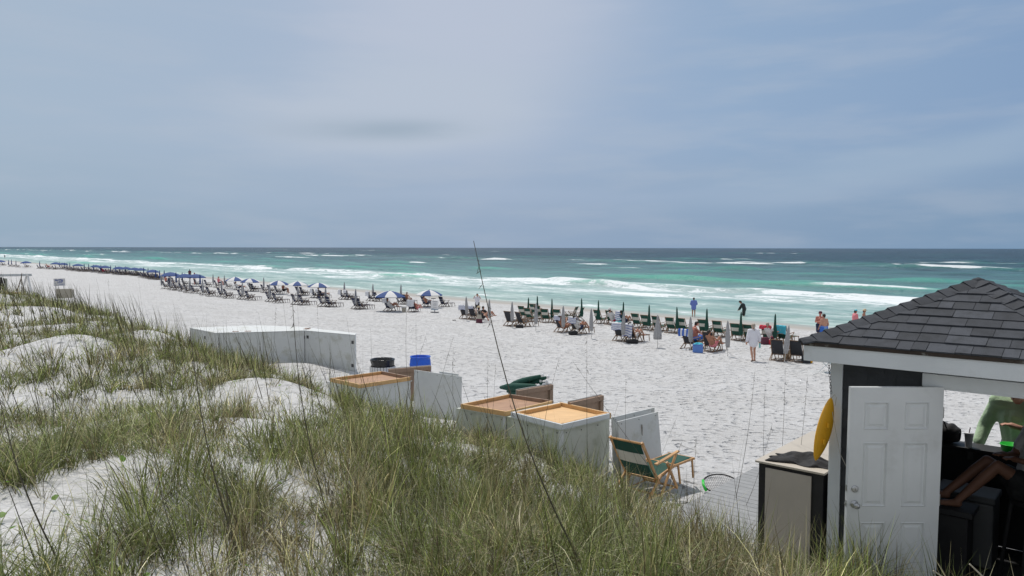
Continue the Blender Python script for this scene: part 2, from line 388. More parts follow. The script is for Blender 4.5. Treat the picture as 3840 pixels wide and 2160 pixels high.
def sea_material():
    m = bpy.data.materials.new('sea_water'); m.use_nodes = True; k = NT(m.node_tree); p = k.n['Principled BSDF']
    P, a, b = pos_ab(k); z = k.sep(P)[2]
    wn1 = k.noise(k.xyz(k.m('MULTIPLY', a, .035), k.m('MULTIPLY', b, .10)), 1, 5, .6)
    bw = k.m('ADD', b, k.m('MULTIPLY', k.m('SUBTRACT', wn1, .5), 34))
    bw = k.m('ADD', bw, k.m('MULTIPLY', k.m('SUBTRACT', k.noise(k.xyz(k.m('MULTIPLY', a, .25), k.m('MULTIPLY', b, .6)), 1, 3, .6), .5), 3.5))
    lb = k.m('LOGARITHM', b, 10.0)     # 1.7 .. 4.5
    wc = k.m('ADD', lb, k.m('MULTIPLY', k.m('SUBTRACT', wn1, .5), .09))
    st = lambda bb: (math.log10(bb)-1.7)/2.3
    col = k.ramp(k.rng(wc, 1.7, 4.0), [(st(53), (.36, .47, .40)), (st(62), (.26, .39, .345)), (st(78), (.185, .335, .31)), (st(115), (.092, .225, .225)), (st(155), (.058, .160, .175)), (st(240), (.034, .115, .140)), (st(420), (.026, .070, .108)), (st(1200), (.026, .056, .094)), (1, (.026, .054, .092))])
    # thin wave crests let light through and go greener, troughs darker
    ripn = k.noise(k.xyz(k.m('MULTIPLY', a, .20), k.m('MULTIPLY', b, .55)), 1, 6, .65)
    col = k.mix(k.rng(ripn, .42, .68, 0, .45), col, (.022, .075, .095))
    # gusts and swell troughs: darker and lighter patches that stay readable far out
    g1 = k.noise(k.xyz(k.m('MULTIPLY', a, .030), k.m('MULTIPLY', b, .045), 6.0), 1, 5, .7); g2 = k.noise(k.xyz(k.m('MULTIPLY', a, .012), k.m('MULTIPLY', b, .012), 1.0), 1, 8, .75)
    gg = k.m('ADD', k.m('MULTIPLY', g1, .5), k.m('MULTIPLY', g2, .5)); fr = k.rng(b, 90, 200)
    col = k.mix(k.m('MULTIPLY', k.rng(gg, .50, .60, 0, .75), fr), col, (.012, .045, .068)); col = k.mix(k.m('MULTIPLY', k.rng(gg, .47, .40, 0, .35), fr), col, (.07, .20, .23))
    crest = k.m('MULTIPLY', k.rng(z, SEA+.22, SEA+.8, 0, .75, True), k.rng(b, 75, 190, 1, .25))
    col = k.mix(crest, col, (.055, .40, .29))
    # foam
    s1 = k.noise(k.xyz(k.m('MULTIPLY', a, .16), k.m('MULTIPLY', b, .42), 2.0), 1, 7, .68, .8)
    s2 = k.noise(k.xyz(k.m('MULTIPLY', a, .9), k.m('MULTIPLY', b, 1.6), 5.0), 1, 6, .7, .5)
    sn = k.m('ADD', k.m('MULTIPLY', s1, .62), k.m('MULTIPLY', s2, .38))
    Ff = k.ramp(k.rng(bw, 50, 130), [((x-50)/80, v) for x, v in ((51, 0.22), (56, .34), (58, .48), (60, .37), (62, .34), (64, .38), (67, .40), (69, .32), (73, .36), (77, .47), (81, .52), (85, .47), (90, .50), (95, .57), (98, .57), (100.5, .33), (104, .16), (113, .12))])
    far = k.ramp(k.rng(bw, 110, 430), [((x-110)/320, v) for x, v in ((112, .08), (150, .16), (215, .22), (238, .38), (262, .38), (280, .22), (330, .28), (345, .33), (360, .2), (425, .17))])
    ln = k.noise(k.xyz(k.m('MULTIPLY', a, .045), k.m('MULTIPLY', b, .12), 12.0), 1, 3, .6)
    Ff = k.m('ADD', Ff, k.m('MULTIPLY', k.m('SUBTRACT', ln, .5), .55))
    f = k.mix(k.rng(b, 112, 122), Ff, far)
    # whitecaps and breaking crests
    bn = k.noise(k.xyz(k.m('MULTIPLY', a, .016), k.m('MULTIPLY', b, .05), 9.0), 1, 3, .6)
    brk = k.m('MULTIPLY', k.rng(bn, .50, .60, 0, 1, True), k.rng(z, SEA+.38, SEA+.80, 0, .46, True))
    cap = k.rng(k.noise(k.xyz(k.m('MULTIPLY', a, .05), k.m('MULTIPLY', b, .16), 4.0), 1, 5, .7), .70, .78, 0, .35, True)
    f = k.m('ADD', f, k.m('ADD', brk, k.m('MULTIPLY', cap, k.rng(b, 110, 140))))
    foam = k.rng(k.m('SUBTRACT', k.m('ADD', sn, f), 1.0), -.03, .075, 0, 1, True)
    veil = k.m('MULTIPLY', k.rng(k.m('SUBTRACT', k.m('ADD', sn, f), 1.0), -.20, .02, 0, .38, True), k.rng(b, 100, 150, 1, .3))
    foam = k.m('MAXIMUM', foam, veil)
    col = k.mix(foam, col, (.72, .76, .78))
    k.put(p.inputs['Base Color'], col)
    k.put(p.inputs['Roughness'], k.m('ADD', .34, k.m('MULTIPLY', foam, .5)))
    p.inputs['IOR'].default_value = 1.33; k.put(p.inputs['Specular IOR Level'], k.rng(b, 60, 400, .34, .17))
    h = k.m('ADD', k.m('MULTIPLY', k.noise(k.xyz(k.m('MULTIPLY', a, .35), k.m('MULTIPLY', b, .8)), 1, 7, .62), 1.0), k.m('MULTIPLY', k.noise(k.xyz(k.m('MULTIPLY', a, 1.6), k.m('MULTIPLY', b, 2.6)), 1, 4, .6), .18))
    bp = k.add('ShaderNodeBump'); k.put(bp.inputs['Strength'], k.rng(b, 55, 100, .25, 1)); k.put(bp.inputs['Distance'], k.rng(b, 60, 500, .35, 2.6))
    k.put(bp.inputs['Height'], h); k.l.new(bp.outputs[0], p.inputs['Normal'])
    return m
av = np.concatenate([-np.geomspace(42, 40000, 60)[::-1], np.arange(-41, 260, 1.0), np.geomspace(261, 40000, 260)])
bv = np.concatenate([np.arange(51, 130, .45), np.arange(130, 400, 1.6), np.geomspace(402, 45000, 90)])
a2, b2 = np.meshgrid(av, bv, indexing='ij'); X = a2*A_[0]+b2*N_[0]; Y = a2*A_[1]+b2*N_[1]
sea = np_mesh('sea', np.stack([X, Y, sea_h(a2, b2)], -1).reshape(-1, 3), gridquads(len(av), len(bv))[:, ::-1], sea_material())
tag(sea, kind='structure')

# ---------------------------------------------------------------- hut
C0 = Vector((3.149, 7.262, EYE-3.27)); TH = math.atan2(-.658, .753)
def hutp(lx, ly, lz=0): return C0 + Vector((.753*lx+.658*ly, -.658*lx+.753*ly, lz))
hut = thing('beach_hut', 'small dark-sided beach rental hut with hip shingle roof and white trim', 'hut', C0, TH)
Ez = 2.185; FH = .177; E0, E1_, EY0, EY1 = -.193, 2.265, -.25, 2.208
AP = Vector((1.036, .979, 2.96)); ET = Ez+FH+.005
# siding walls: shingle courses as real laps
def siding(x0, x1, z0, z1, at):
    mb = MB(); z = z0; r = random.Random(3)
    while z < z1-1e-3:
        zt = min(z+.19, z1); x = x0
        while x < x1-1e-3:
            w = min(r.uniform(.14, .26), x1-x)
            mb.add([at(x+.002, -.016-r.uniform(0, .004), z), at(x+w-.002, -.016, z), at(x+w-.002, -.004, zt+.01), at(x+.002, -.004, zt+.01), at(x+.002, .0, z), at(x+w-.002, .0, z)], [(0, 1, 2, 3), (4, 5, 1, 0)])
            x += w
        z = zt
    return mb
WH = 2.19
fw = siding(.095, .79, 0, WH, lambda x, y, z: (x, y, z))
fw.box((.45, .04, WH/2), (.85, .06, WH)); fw.box((1.88, .04, WH/2), (.28, .06, WH)); fw.box((1.31, .04, 2.12), (.86, .06, .15)); fw.build('front_wall', M['siding'], hut)
lw = siding(0.0, 1.9, 0, WH, lambda x, y, z: (y, 1.98-x, z)); lw.box((.03, 1.0, WH/2), (.05, 1.9, WH)); lw.build('side_wall', M['siding'], hut)
MB().box((2.0, 1.0, WH/2), (.05, 1.98, WH)).build('side_wall', M['siding'], hut)
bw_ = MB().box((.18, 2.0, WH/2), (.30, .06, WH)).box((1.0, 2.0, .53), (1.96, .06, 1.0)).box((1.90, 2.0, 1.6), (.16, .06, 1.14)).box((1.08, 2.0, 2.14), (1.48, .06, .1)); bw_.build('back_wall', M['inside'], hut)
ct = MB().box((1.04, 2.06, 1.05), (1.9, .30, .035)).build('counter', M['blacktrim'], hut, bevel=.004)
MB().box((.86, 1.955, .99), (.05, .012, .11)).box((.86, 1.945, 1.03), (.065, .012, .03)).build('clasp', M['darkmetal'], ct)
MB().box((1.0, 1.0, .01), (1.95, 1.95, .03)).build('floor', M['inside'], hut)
MB().box((1.0, 1.0, 2.183), (1.93, 1.93, .01)).build('added_dark_ceiling', M['inside'], hut)  # unseen dark sheet added to stop the white soffit bouncing light inside
cp = MB().box((.045, -.012, 1.09), (.105, .03, 2.18)).box((-.012, .055, 1.09), (.03, .10, 2.18)); cp.build('corner_post', M['trim'], hut, bevel=.003)
fr = MB().box((.845, -.012, 1.02), (.10, .04, 2.02)).box((1.36, -.014, 2.085), (1.14, .045, .115)).box((1.77, -.012, 1.02), (.10, .04, 2.02)).box((1.3, .0, 2.018), (.80, .055, .018)); fr.build('door_frame', M['trim'], hut, bevel=.003)
fc = MB()
for (x0, y0, x1, y1) in ((E0, EY0, E1_, EY0), (E0, EY1, E1_, EY1)): fc.box(((x0+x1)/2, y0, Ez+FH/2), (x1-x0, .03, FH))
for x in (E0, E1_): fc.box((x, (EY0+EY1)/2, Ez+FH/2), (.03, EY1-EY0-.032, FH))
fc.build('fascia', M['trim'], hut, bevel=.003)
db = MB()
for y in (EY0-.012, EY1+.012): db.box(((E0+E1_)/2, y, Ez+FH-.012), (E1_-E0+.05, .03, .034))
for x in (E0-.012, E1_+.012): db.box((x, (EY0+EY1)/2, Ez+FH-.012), (.03, EY1-EY0-.02, .034))
db.build('drip_edge_shadow', mat('stained_drip_shadow', (.035, .024, .017), .8, .3, 9, dirt=((.36, .38, .36), 4.5, .60, .9)), hut)  # dark band painted as the shadow gap under the shingles, with stains
MB().box((1.036, .979, Ez+.012), (E1_-E0-.05, EY1-EY0-.05, .012)).build('soffit', M['trim'], hut)
# roof
def shingle_mat():
    m = bpy.data.materials.new('asphalt_shingle'); m.use_nodes = True; k = NT(m.node_tree); p = k.n['Principled BSDF']
    P = k.add('ShaderNodeTexCoord').outputs['Object']; at = k.add('ShaderNodeAttribute', attribute_name='Col').outputs['Color']
    g = k.noise(P, 260, 2, .8); g2 = k.noise(P, 9, 4, .6)
    c = k.mix(k.rng(g, .35, .7, 0, .6), at, k.mix(1.0, at, (2.6, 2.6, 2.6), 'MULTIPLY'))
    c = k.mix(k.rng(g, .72, .78, 0, .5), c, (.35, .35, .36)); c = k.mix(k.rng(g2, .45, .7, 0, .45), c, (.016, .018, .020))
    k.put(p.inputs['Base Color'], c); p.inputs['Roughness'].default_value = .8; p.inputs['Specular IOR Level'].default_value = .3
    b = k.add('ShaderNodeBump'); b.inputs['Distance'].default_value = .003; k.put(b.inputs['Height'], g); k.l.new(b.outputs[0], p.inputs['Normal'])
    return m
SHM = shingle_mat()
cor = [Vector((E0-.02, EY0-.03, ET)), Vector((E1_+.02, EY0-.03, ET)), Vector((E1_+.02, EY1+.03, ET)), Vector((E0-.02, EY1+.03, ET))]
def colored(mb, name, cols, parent):
    V = np.array(mb.v); me = bpy.data.meshes.new(name); me.from_pydata(mb.v, [], mb.f); me.materials.append(SHM)
    at = me.attributes.new('Col', 'FLOAT_COLOR', 'POINT'); at.data.foreach_set('color', np.array([(c*.84, c*.92, c*1.1, 1) for c in cols], np.float32).ravel())
    o = bpy.data.objects.new(name, me); COL.objects.link(o); o.parent = parent; return o
rf = MB(); rc = []; rr = random.Random(9); NC = 9
for fi in range(4):
    a0, a1 = cor[fi], cor[(fi+1) % 4]; ux = (a1-a0).normalized(); mid = (a0+a1)/2; sv = AP-mid
    n = ux.cross(sv).normalized(); n = n if n.z > 0 else -n; W2 = (a1-a0).length
    for ci in range(NC):
        v0 = ci/NC; v1 = min(1, (ci+1.12)/NC); x = -rr.uniform(0, .2)
        while x < W2:
            w = rr.choice((.12, .17, .22, .27, .31))
            for_l = lambda v, xx: max(v*W2/2, min(W2-v*W2/2, xx))
            xs = [for_l(v0, x+.002), for_l(v0, x+w-.002), for_l(v1, x+w-.002), for_l(v1, x+.002)]
            if xs[1]-xs[0] > .004:
                th = .013+rr.choice((0, .006)); jit = rr.uniform(-.004, .004)
                P_ = lambda xx, v, h: a0+ux*(xx)+ (sv*v) + n*h
                q = [P_(xs[0], v0, th), P_(xs[1], v0, th), P_(xs[2], v1, .003), P_(xs[3], v1, .003), P_(xs[0], v0, .0), P_(xs[1], v0, .0)]
                q = [p_+sv.normalized()*(jit if i_ in (0, 1, 4, 5) else 0) for i_, p_ in enumerate(q)]
                rf.add(q, [(0, 1, 2, 3), (4, 5, 1, 0), (4, 0, 3), (5, 2, 1)]); c_ = rr.choice((.034, .040, .046, .055, .044)); rc += [c_]*6
            x += w
    rf.add([a0-n*.006, a1-n*.006, AP-n*.006], [(0, 1, 2)]); rc += [.02]*3
roof = colored(rf, 'roof', rc, hut)
hc = MB(); hcl = []
for k_ in range(4):
    c0 = cor[k_]; L = (AP-c0).length; d = (AP-c0)/L
    nl = [None, None]
    for s_, o_ in ((0, cor[(k_-1) % 4]), (1, cor[(k_+1) % 4])):
        e = (o_-c0).normalized(); perp = (e-d*e.dot(d)).normalized(); nl[s_] = perp
    up = -(nl[0]+nl[1]).normalized(); up = up if up.z > 0 else -up
    np_ = 14
    for i in range(np_):
        t0 = max(-.01, i/np_*L-.02) if i else -.01; t1 = min(L, (i+1.15)/np_*L)
        w0 = .125; lift = .022; wa = .125 if i < np_-1 else .10
        if i == 0: w0 = .06
        p0 = c0+d*t0; p1 = c0+d*t1
        q = [p0+nl[0]*w0+up*lift*.8, p0+up*(lift+.018), p0+nl[1]*w0+up*lift*.8, p1+nl[0]*wa+up*.009, p1+up*.018, p1+nl[1]*wa+up*.009,
             p0+nl[0]*w0, p0+up*.010, p0+nl[1]*w0]
        hc.add(q, [(0, 1, 4, 3), (1, 2, 5, 4), (6, 7, 1, 0), (7, 8, 2, 1), (6, 0, 3), (8, 5, 2)]); c_ = rr.uniform(.028, .05); hcl += [c_]*9
hc.lathe([(.085, -.06), (.05, -.005), (.0, .012)], 8, tuple(AP+Vector((0, 0, .018))), caps=False); hcl += [.035]*24
colored(hc, 'hip_cap', hcl, roof)
# door (in its own frame: x from hinge 0 to -width, parented to the hut)
DW, DH = .83, 2.03
dpos = Vector((3.852, 6.63, C0.z+.005)); inv = (Matrix.Translation(C0) @ Matrix.Rotation(TH, 4, 'Z')).inverted()
def door_mesh():
    mb = MB(); px = [(.125, .345), (.485, .705)]; pz = [(.20, .72), (.93, 1.58), (1.69, 1.93-.02)]
    pz = [(.22, .80), (.94, 1.53), (1.645, 1.90)]
    xs = [0] + [v for p in px for v in p] + [DW]; zs = [0] + [v for p in pz for v in p] + [DH]
    for i in range(5):
        for j in range(7):
            x0, x1, z0, z1 = xs[i], xs[i+1], zs[j], zs[j+1]
            if i % 2 == 1 and j % 2 == 1:
                prev = [(x0, 0, z0), (x1, 0, z0), (x1, 0, z1), (x0, 0, z1)]
                for ins, dep in ((.008, -.005), (.018, .009), (.03, .009), (.052, .001)):
                    cur = [(x0+ins, dep, z0+ins), (x1-ins, dep, z0+ins), (x1-ins, dep, z1-ins), (x0+ins, dep, z1-ins)]
                    for e in range(4): mb.add([prev[e], prev[(e+1) % 4], cur[(e+1) % 4], cur[e]], [(0, 1, 2, 3)])
                    prev = cur
                mb.add(prev, [(0, 1, 2, 3)])
            else: mb.add([(x0, 0, z0), (x1, 0, z0), (x1, 0, z1), (x0, 0, z1)], [(0, 1, 2, 3)])
    T = .044
    mb.add([(0, 0, 0), (DW, 0, 0), (DW, 0, DH), (0, 0, DH), (0, T, 0), (DW, T, 0), (DW, T, DH), (0, T, DH)], [(5, 4, 7, 6), (4, 0, 3, 7), (1, 5, 6, 2), (3, 2, 6, 7), (4, 5, 1, 0)])
    return mb
door = door_mesh().build('door', mat('white_door_paint', (.60, .62, .63), .42, .05, 2.0, .0004, 60, dirt=((.44, .45, .44), 1.7, .56, .5)), hut)
door.matrix_local = inv @ (Matrix.Translation(dpos+Vector((-DW, 0, 0))) @ Matrix.Rotation(R(1.0), 4, 'X'))
kb = MB(); kb.lathe([(.034, 0), (.036, .004), (.030, .010), (.014, .014), (.012, .030), (.022, .038), (.028, .050), (.027, .060), (.018, .068), (.0, .070)], 20, caps=False)
kb.v = [(x+.065, -z, y+.965) for x, y, z in kb.v]; kb.build('knob', M['steel'], door, smooth=True)
kd = MB(); kd.lathe([(.032, 0), (.032, .006), (.026, .014), (.012, .016), (.0, .017)], 20, caps=False); kd.box((0, 0, .019), (.006, .022, .01))
kd.v = [(x+.065, -z, y+1.105) for x, y, z in kd.v]; kd.build('deadbolt', M['steel'], door)
MB().box((-.001, .022, .965), (.003, .026, .06)).box((-.006, .022, .965), (.012, .014, .02)).build('latch_plate', M['steel'], door)
MB().box((-.001, .022, 1.105), (.003, .026, .055)).build('latch_plate', M['steel'], door)
for z in (.22, 1.0, 1.8): MB().tube([(DW+.006, .01, z-.05), (DW+.006, .01, z+.05)], .008, 8).build('hinge', M['steel'], door)

# boardwalk (planks run parallel with the hut front)
dk = MB(); y = -.40; rd = random.Random(2)
while y < 3.02:
    dk.box((.15, y+.07, -.022+rd.uniform(-.0015, .0015)), (4.5, .136, .038)); y += .142
for x in (-2.0, -.6, .9, 2.2): dk.box((x, 1.2, -.13), (.05, 3.6, .17))
for x in (-2.0, 2.2):
    for yy in (-.5, 1.0, 2.95): dk.box((x, yy, -.5), (.1, .1, .8))
deck = dk.build('boardwalk', mat('weathered_grey_planks', (.26, .265, .27), .75, .14, 3, .001, 40, stretch=(1, 6, 1), dirt=((.55, .55, .56), 2.5, .60, .6)), None, bevel=.004)
deck.location = C0; deck.rotation_euler = (0, 0, TH); tag(deck, kind='structure')

# storage cabinet beside the hut
cab = thing('storage_cabinet', 'tall tan storage cabinet with black edges, built against the left side of the hut', 'cabinet', hutp(-.40, .8), TH)
CW, CD, CH = .69, 1.65, 1.03
MB().box((0, -CD/2+.83+0, CH/2), (CW-.03, 1.6, CH-.01)).build('body', M['blacktrim'], cab)
MB().box((-.015, -.812, CH/2-.01), (CW-.22, .015, CH-.07)).box((-CW/2+.008, 0, CH/2-.02), (.012, 1.35, CH-.14)).build('panel', M['tan'], cab)
MB().box((0, 0, CH+.008), (CW+.02, 1.68, .022)).build('top', mat('tan_laminate_top', (.50, .45, .38), .5, .05, 3), cab, bevel=.003)
def crumple(n, sx, sy, h, seed, mt):
    r = np.random.default_rng(seed); ph = r.uniform(0, 6.28, (8, 2)); kk = r.normal(0, 1, (8, 2))*11
    def fn(u, v):
        x = (u-.5); y = (v-.5); e = max(0, 1-(2*abs(x))**3)*max(0, 1-(2*abs(y))**3)
        z = sum(math.sin(kk[i, 0]*x+kk[i, 1]*y+ph[i, 0]) for i in range(8))/8
        ed = 1+.16*math.sin(7*math.atan2(y, x)+seed)
        return (x*sx*ed, y*sy*ed, .004+max(0, h*e**.5*(.55+1.3*z)))
    return MB().grid(fn, 34, 26)
ck = crumple(0, .62, .30, .075, 5, None).build('crumpled_jacket', M['black'], None, smooth=True, thick=.006)
ck.location = hutp(-.34, .22, CH+.02); ck.rotation_euler = (0, 0, TH+.12); tag(ck, 'crumpled dark grey jacket lying on the tan cabinet top', 'jacket')

# things in and behind the hut
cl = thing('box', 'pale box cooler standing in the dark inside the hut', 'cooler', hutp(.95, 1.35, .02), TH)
MB().box((0, 0, .35), (.52, .40, .66)).build('body', mat('shade_darkened_plastic', (.10, .105, .11), .6, .1, 4), cl, bevel=.02)  # pale body and lid coloured dark for the shade inside the hut
MB().box((0, 0, .72), (.55, .43, .07)).build('lid', mat('shade_darkened_lid', (.08, .085, .09), .6, .1, 4), cl, bevel=.015)
bg_ = thing('duffel_bag', 'dark duffel bag with grey panel lying on the hut counter', 'bag', hutp(.52, 2.06, 1.068), TH)
MB().grid(lambda u, v: (-.22+.44*u, .12*math.cos(2*math.pi*v)*(1-abs(2*u-1)**5*.45), max(0, .105+.115*math.sin(2*math.pi*v)*(1-abs(2*u-1)**5*.45)+.008*math.sin(u*30+v*9))), 26, 20).build('body', M['black'], bg_, smooth=True)
MB().grid(lambda u, v: (-.15+.16*u, .128*math.cos(math.pi*(.55+.6*v)), .105+.123*math.sin(math.pi*(.35+.6*v))), 6, 8).build('panel', mat('mauve_grey_cloth', (.22, .18, .20), .9, .2, 12), bg_, smooth=True)
MB().tube([(-.1, -.10, .18), (-.08, -.13, .25), (0, -.12, .27), (.08, -.12, .25), (.1, -.10, .18)], .008, 6).build('handle', M['black'], bg_, smooth=True)
cu = thing('drink_cup', 'white foam drink cup with straw on the hut counter', 'cup', hutp(.84, 1.97, 1.068), 0)
MB().lathe([(.032, 0), (.036, .05), (.046, .15), (.049, .155), (.046, .16), (.0, .162)], 20, caps=False).build('cup', M['plastic'], cu, smooth=True)
MB().tube([(.0, 0, .15), (.012, 0, .22)], .005, 6).build('straw', M['maroon'], cu)
bk = thing('bucket', 'bright green plastic bucket behind the hut counter', 'bucket', hutp(1.22, 2.1, .985), 0)
MB().lathe([(.075, 0), (.10, .14), (.108, .145), (.108, .158), (.100, .158), (.072, .01), (.0, .01)], 26, caps=False).build('bucket', M['greenplastic'], bk, smooth=True)

# chain and hanging kayak
KT = Dp(3117, 1490, 7.12); KB = Dp(3058, 1728, 7.12); CT = Dp(3107, 1352, 7.12)
ch = MB(); nlk = 13
for i in range(nlk):
    z0 = CT.z+.03-(CT.z+.03-KT.z-.03)*(i/nlk); xx = CT.x+(KT.x-CT.x)*i/nlk; hl = (CT.z-KT.z)/nlk*.62
    pts = []
    for q in range(13):
        an = 2*math.pi*q/12; w_ = .009*math.cos(an); l_ = hl*math.sin(an)
        pts.append((xx+(w_ if i % 2 == 0 else 0), 7.12+(0 if i % 2 == 0 else w_), z0-hl*.6+l_))
    ch.tube(pts, .0024, 5, cap=False)
tag(ch.build('chain', M['darkmetal'], None), 'steel link chain hanging from the hut eave above the yellow kayak', 'chain')
kd_ = (KB-KT); KL = kd_.length; kd_.normalize()
ky = thing('toy_kayak', 'small yellow kayak hanging upright on a chain at the hut corner', 'kayak', KT)
def kay(u, v):
    s_ = u; w = .080*math.sin(math.pi*min(1, max(0, s_)))**.62+.001; bow = .012*math.sin(math.pi*s_)
    an = 2*math.pi*v; xx = math.cos(an); yy = math.sin(an)
    px_ = w*xx*.95; py_ = w*.62*(yy if yy < 0 else yy*.5) + (-.006 if abs(xx) < .16 and yy < 0 else 0)
    side = Vector((1, .1, .235)).normalized(); side = (side-kd_*side.dot(kd_)).normalized(); nn = side.cross(kd_)
    return kd_*(s_*KL) + side*(px_+bow) + nn*(-py_ if nn.y > 0 else py_)
MB().grid(kay, 40, 24).build('hull', M['yellow'], ky, smooth=True)
sd_ = Vector((1, .1, .235)).normalized(); sd_ = (sd_-kd_*sd_.dot(kd_)).normalized(); n2_ = sd_.cross(kd_); n2_ = -n2_ if n2_.y > 0 else n2_
for s_ in (.42, .68): MB().box(kd_*(s_*KL)+sd_*(.0+.012*math.sin(math.pi*s_))+n2_*.05, (.02, .02, .05)).build('scupper', M['yellow'], ky, bevel=.004)
MB().tube([kd_*.01, Vector((.03, -.01, .03)), Vector((.045, -.01, .0)), Vector((.03, -.02, -.08))], .0035, 6).build('handle', M['beige'], ky)
rp = MB().tube([Dp(3122, 1545, 7.02), Dp(3130, 1600, 6.98), Dp(3150, 1700, 6.9), Dp(3181, 1765, 6.85)], .003, 5).build('rope', M['beige'], None)
tag(rp, 'thin pale rope strung from the yellow kayak to the hut door', 'rope')

# teal chair seen under the eave
tc = thing('folding_chair', 'teal folding chair with white tube frame seen just below the hut eave', 'chair', G(3108, 1395), FACE_SEA-.5)
MB().tube([(-.25, .3, 0), (-.25, -.25, .5), (-.25, -.42, .95), (.25, -.42, .95), (.25, -.25, .5), (.25, .3, 0)], .016, 6).tube([(-.25, -.3, 0), (-.25, .25, .42), (.25, .25, .42), (.25, -.3, 0)], .016, 6).build('frame', M['plastic'], tc)
MB().grid(lambda u, v: (-.24+.48*u, -.22-.2*v, .45+.5*v), 4, 6).build('backrest', M['teal'], tc, thick=.01)
MB().grid(lambda u, v: (-.24+.48*u, -.22+.46*v, .44-.03*math.sin(math.pi*v)), 4, 6).build('seat', M['teal'], tc, thick=.01)

# landing net on the sand
ln = thing('landing_net', 'green and black fishing landing net lying on the sand by the boardwalk', 'net', G(2705, 1850)+Vector((0, 0, .03)), R(8))
hoop = [(.30*math.cos(q/24*2*math.pi), .20*math.sin(q/24*2*math.pi)*(1 if math.sin(q) else 1), .12+.10*math.sin(q/24*2*math.pi)) for q in range(25)]
MB().tube(hoop, .011, 6, cap=False).build('hoop', M['black'], ln, smooth=True)
MB().tube([(-.30, -.10, .06), (-.305, .0, .12), (-.28, .08, .17)], .022, 8).build('grip', M['greenplastic'], ln, smooth=True)
MB().tube([(.30, 0, .12), (.8, -.05, .06)], .012, 8).build('handle', M['black'], ln)
nm = MB()
for i in range(-9, 10):
    x = i*.032; h_ = .20*math.sqrt(max(0, 1-(x/.30)**2))
    if h_ > .02: nm.tube([(x-.03*q_/h_*0+.0, q_, .12+.10*q_/.20-.02*(1-(q_/h_)**2)) for q_ in np.linspace(-h_, h_, 5)], .0022, 4)
for j in range(-6, 7):
    y_ = j*.031; h_ = .30*math.sqrt(max(0, 1-(y_/.20)**2))
    if h_ > .02: nm.tube([(q_, y_, .12+.10*y_/.20-.02*(1-(q_/h_)**2)) for q_ in np.linspace(-h_, h_, 5)], .0022, 4)
nm.build('mesh', M['charcloth'], ln)
# ---------------------------------------------------------------- rental boxes at the foot of the dune
LZ = EYE-2.82
def lidded(label, f, l, r_, mats_, zf=LZ, h=1.35, rim='lumber', inner='ply', rimback=None, grp=None):
    "box with an open-faced wooden lid lying upside down on it; f,l,r_ = front, left and right corners of the lid (x, y)"
    f, l, r_ = Vector((*f, 0)), Vector((*l, 0)), Vector((*r_, 0)); u = (l-f); v = (r_-f); U = u.length; V = v.length; u.normalize(); v.normalize()
    o = thing('storage_box', label, 'storage box', (f.x, f.y, zf-h), 0, grp)
    P = lambda a, b, z: u*a+v*b+Vector((0, 0, z))
    def slab(mb, a0, a1, b0, b1, z0, z1, mi=0):
        mb.add([P(a0, b0, z0), P(a1, b0, z0), P(a1, b1, z0), P(a0, b1, z0), P(a0, b0, z1), P(a1, b0, z1), P(a1, b1, z1), P(a0, b1, z1)],
               [(0, 1, 2, 3), (7, 6, 5, 4), (4, 5, 1, 0), (5, 6, 2, 1), (6, 7, 3, 2), (7, 4, 0, 3)], mi)
    i_ = .035; b = MB(); slab(b, i_, U+.12, i_, V-.02, 0, h-.045); b.build('body', M[mats_[0]], o, bevel=.004)
    tr = MB()
    for (a0, a1, b0, b1) in ((i_-.006, i_+.05, i_-.006, i_-.0005), (i_-.006, i_-.0005, i_, i_+.05)): slab(tr, a0, a1, b0, b1, 0.02, h-.05)
    tr.build('corner_trim', M[mats_[1]], o)
    for q_ in [P(i_-.008, b_, z_) for b_, z_ in ((.15, h-.10), (.5, h-.11), (.9, h-.10), (.12, h-.35), (.12, h-.6))]+[P(a_, i_-.008, z_) for a_, z_ in ((.12, h-.10), (.45, h-.11), (.8, h-.10), (.12, h-.45))]: MB().box(q_, (.014, .014, .014)).build('nail', M['darkmetal'], o)
    ld = MB(); slab(ld, 0, U, 0, V, h-.043, h-.03); lid = ld.build('lid', M[mats_[0]], o)
    pn = MB(); slab(pn, .035, U-.035, .035, V-.035, h-.029, h-.012); pn.build('plywood_panel', M[inner], lid)
    rm = MB(); w = .045
    slab(rm, 0.01, U-.01, .01, w, h-.0292, h+.055); slab(rm, 0.01, w, w+.001, V-w-.001, h-.0292, h+.052); slab(rm, U-w, U-.01, w+.001, V-w-.001, h-.0292, h+.052)
    rm.build('rim', M[rim], lid, bevel=.003)
    r2 = MB(); slab(r2, .01, U-.01, V-w, V-.01, h-.0292, h+.055); r2.build('rim', M[rimback or rim], lid, bevel=.003)
    return o
def xy(px, py, z): p = Hp(px, py, z); return (p.x, p.y)
bxA = lidded('white box with an old orange-brown lid frame, next to the tall pair of white panels', xy(1346, 1452, LZ), xy(1236, 1427, LZ), xy(1546, 1422, LZ), ('paint', 'trim'), rim='lumber', inner='plyred', rimback='lumberbrown')
bxB = lidded('white box with a darker brown lid frame, left one of the two touching boxes', xy(1897, 1556, LZ-.01), xy(1724, 1526, LZ-.01), xy(2079, 1513, LZ-.01), ('paintgreen', 'trim'), zf=LZ-.01, rim='lumber', inner='plyred', rimback='lumberbrown')
bxC = lidded('white box with a fresh pale plywood lid and white rim, nearest the green striped lounger', xy(2105, 1606, LZ+.01), xy(1912, 1557, LZ+.01), xy(2295, 1561, LZ+.01), ('paintgreen', 'trim'), zf=LZ+.01, rim='trim', inner='ply', rimback='lumber')
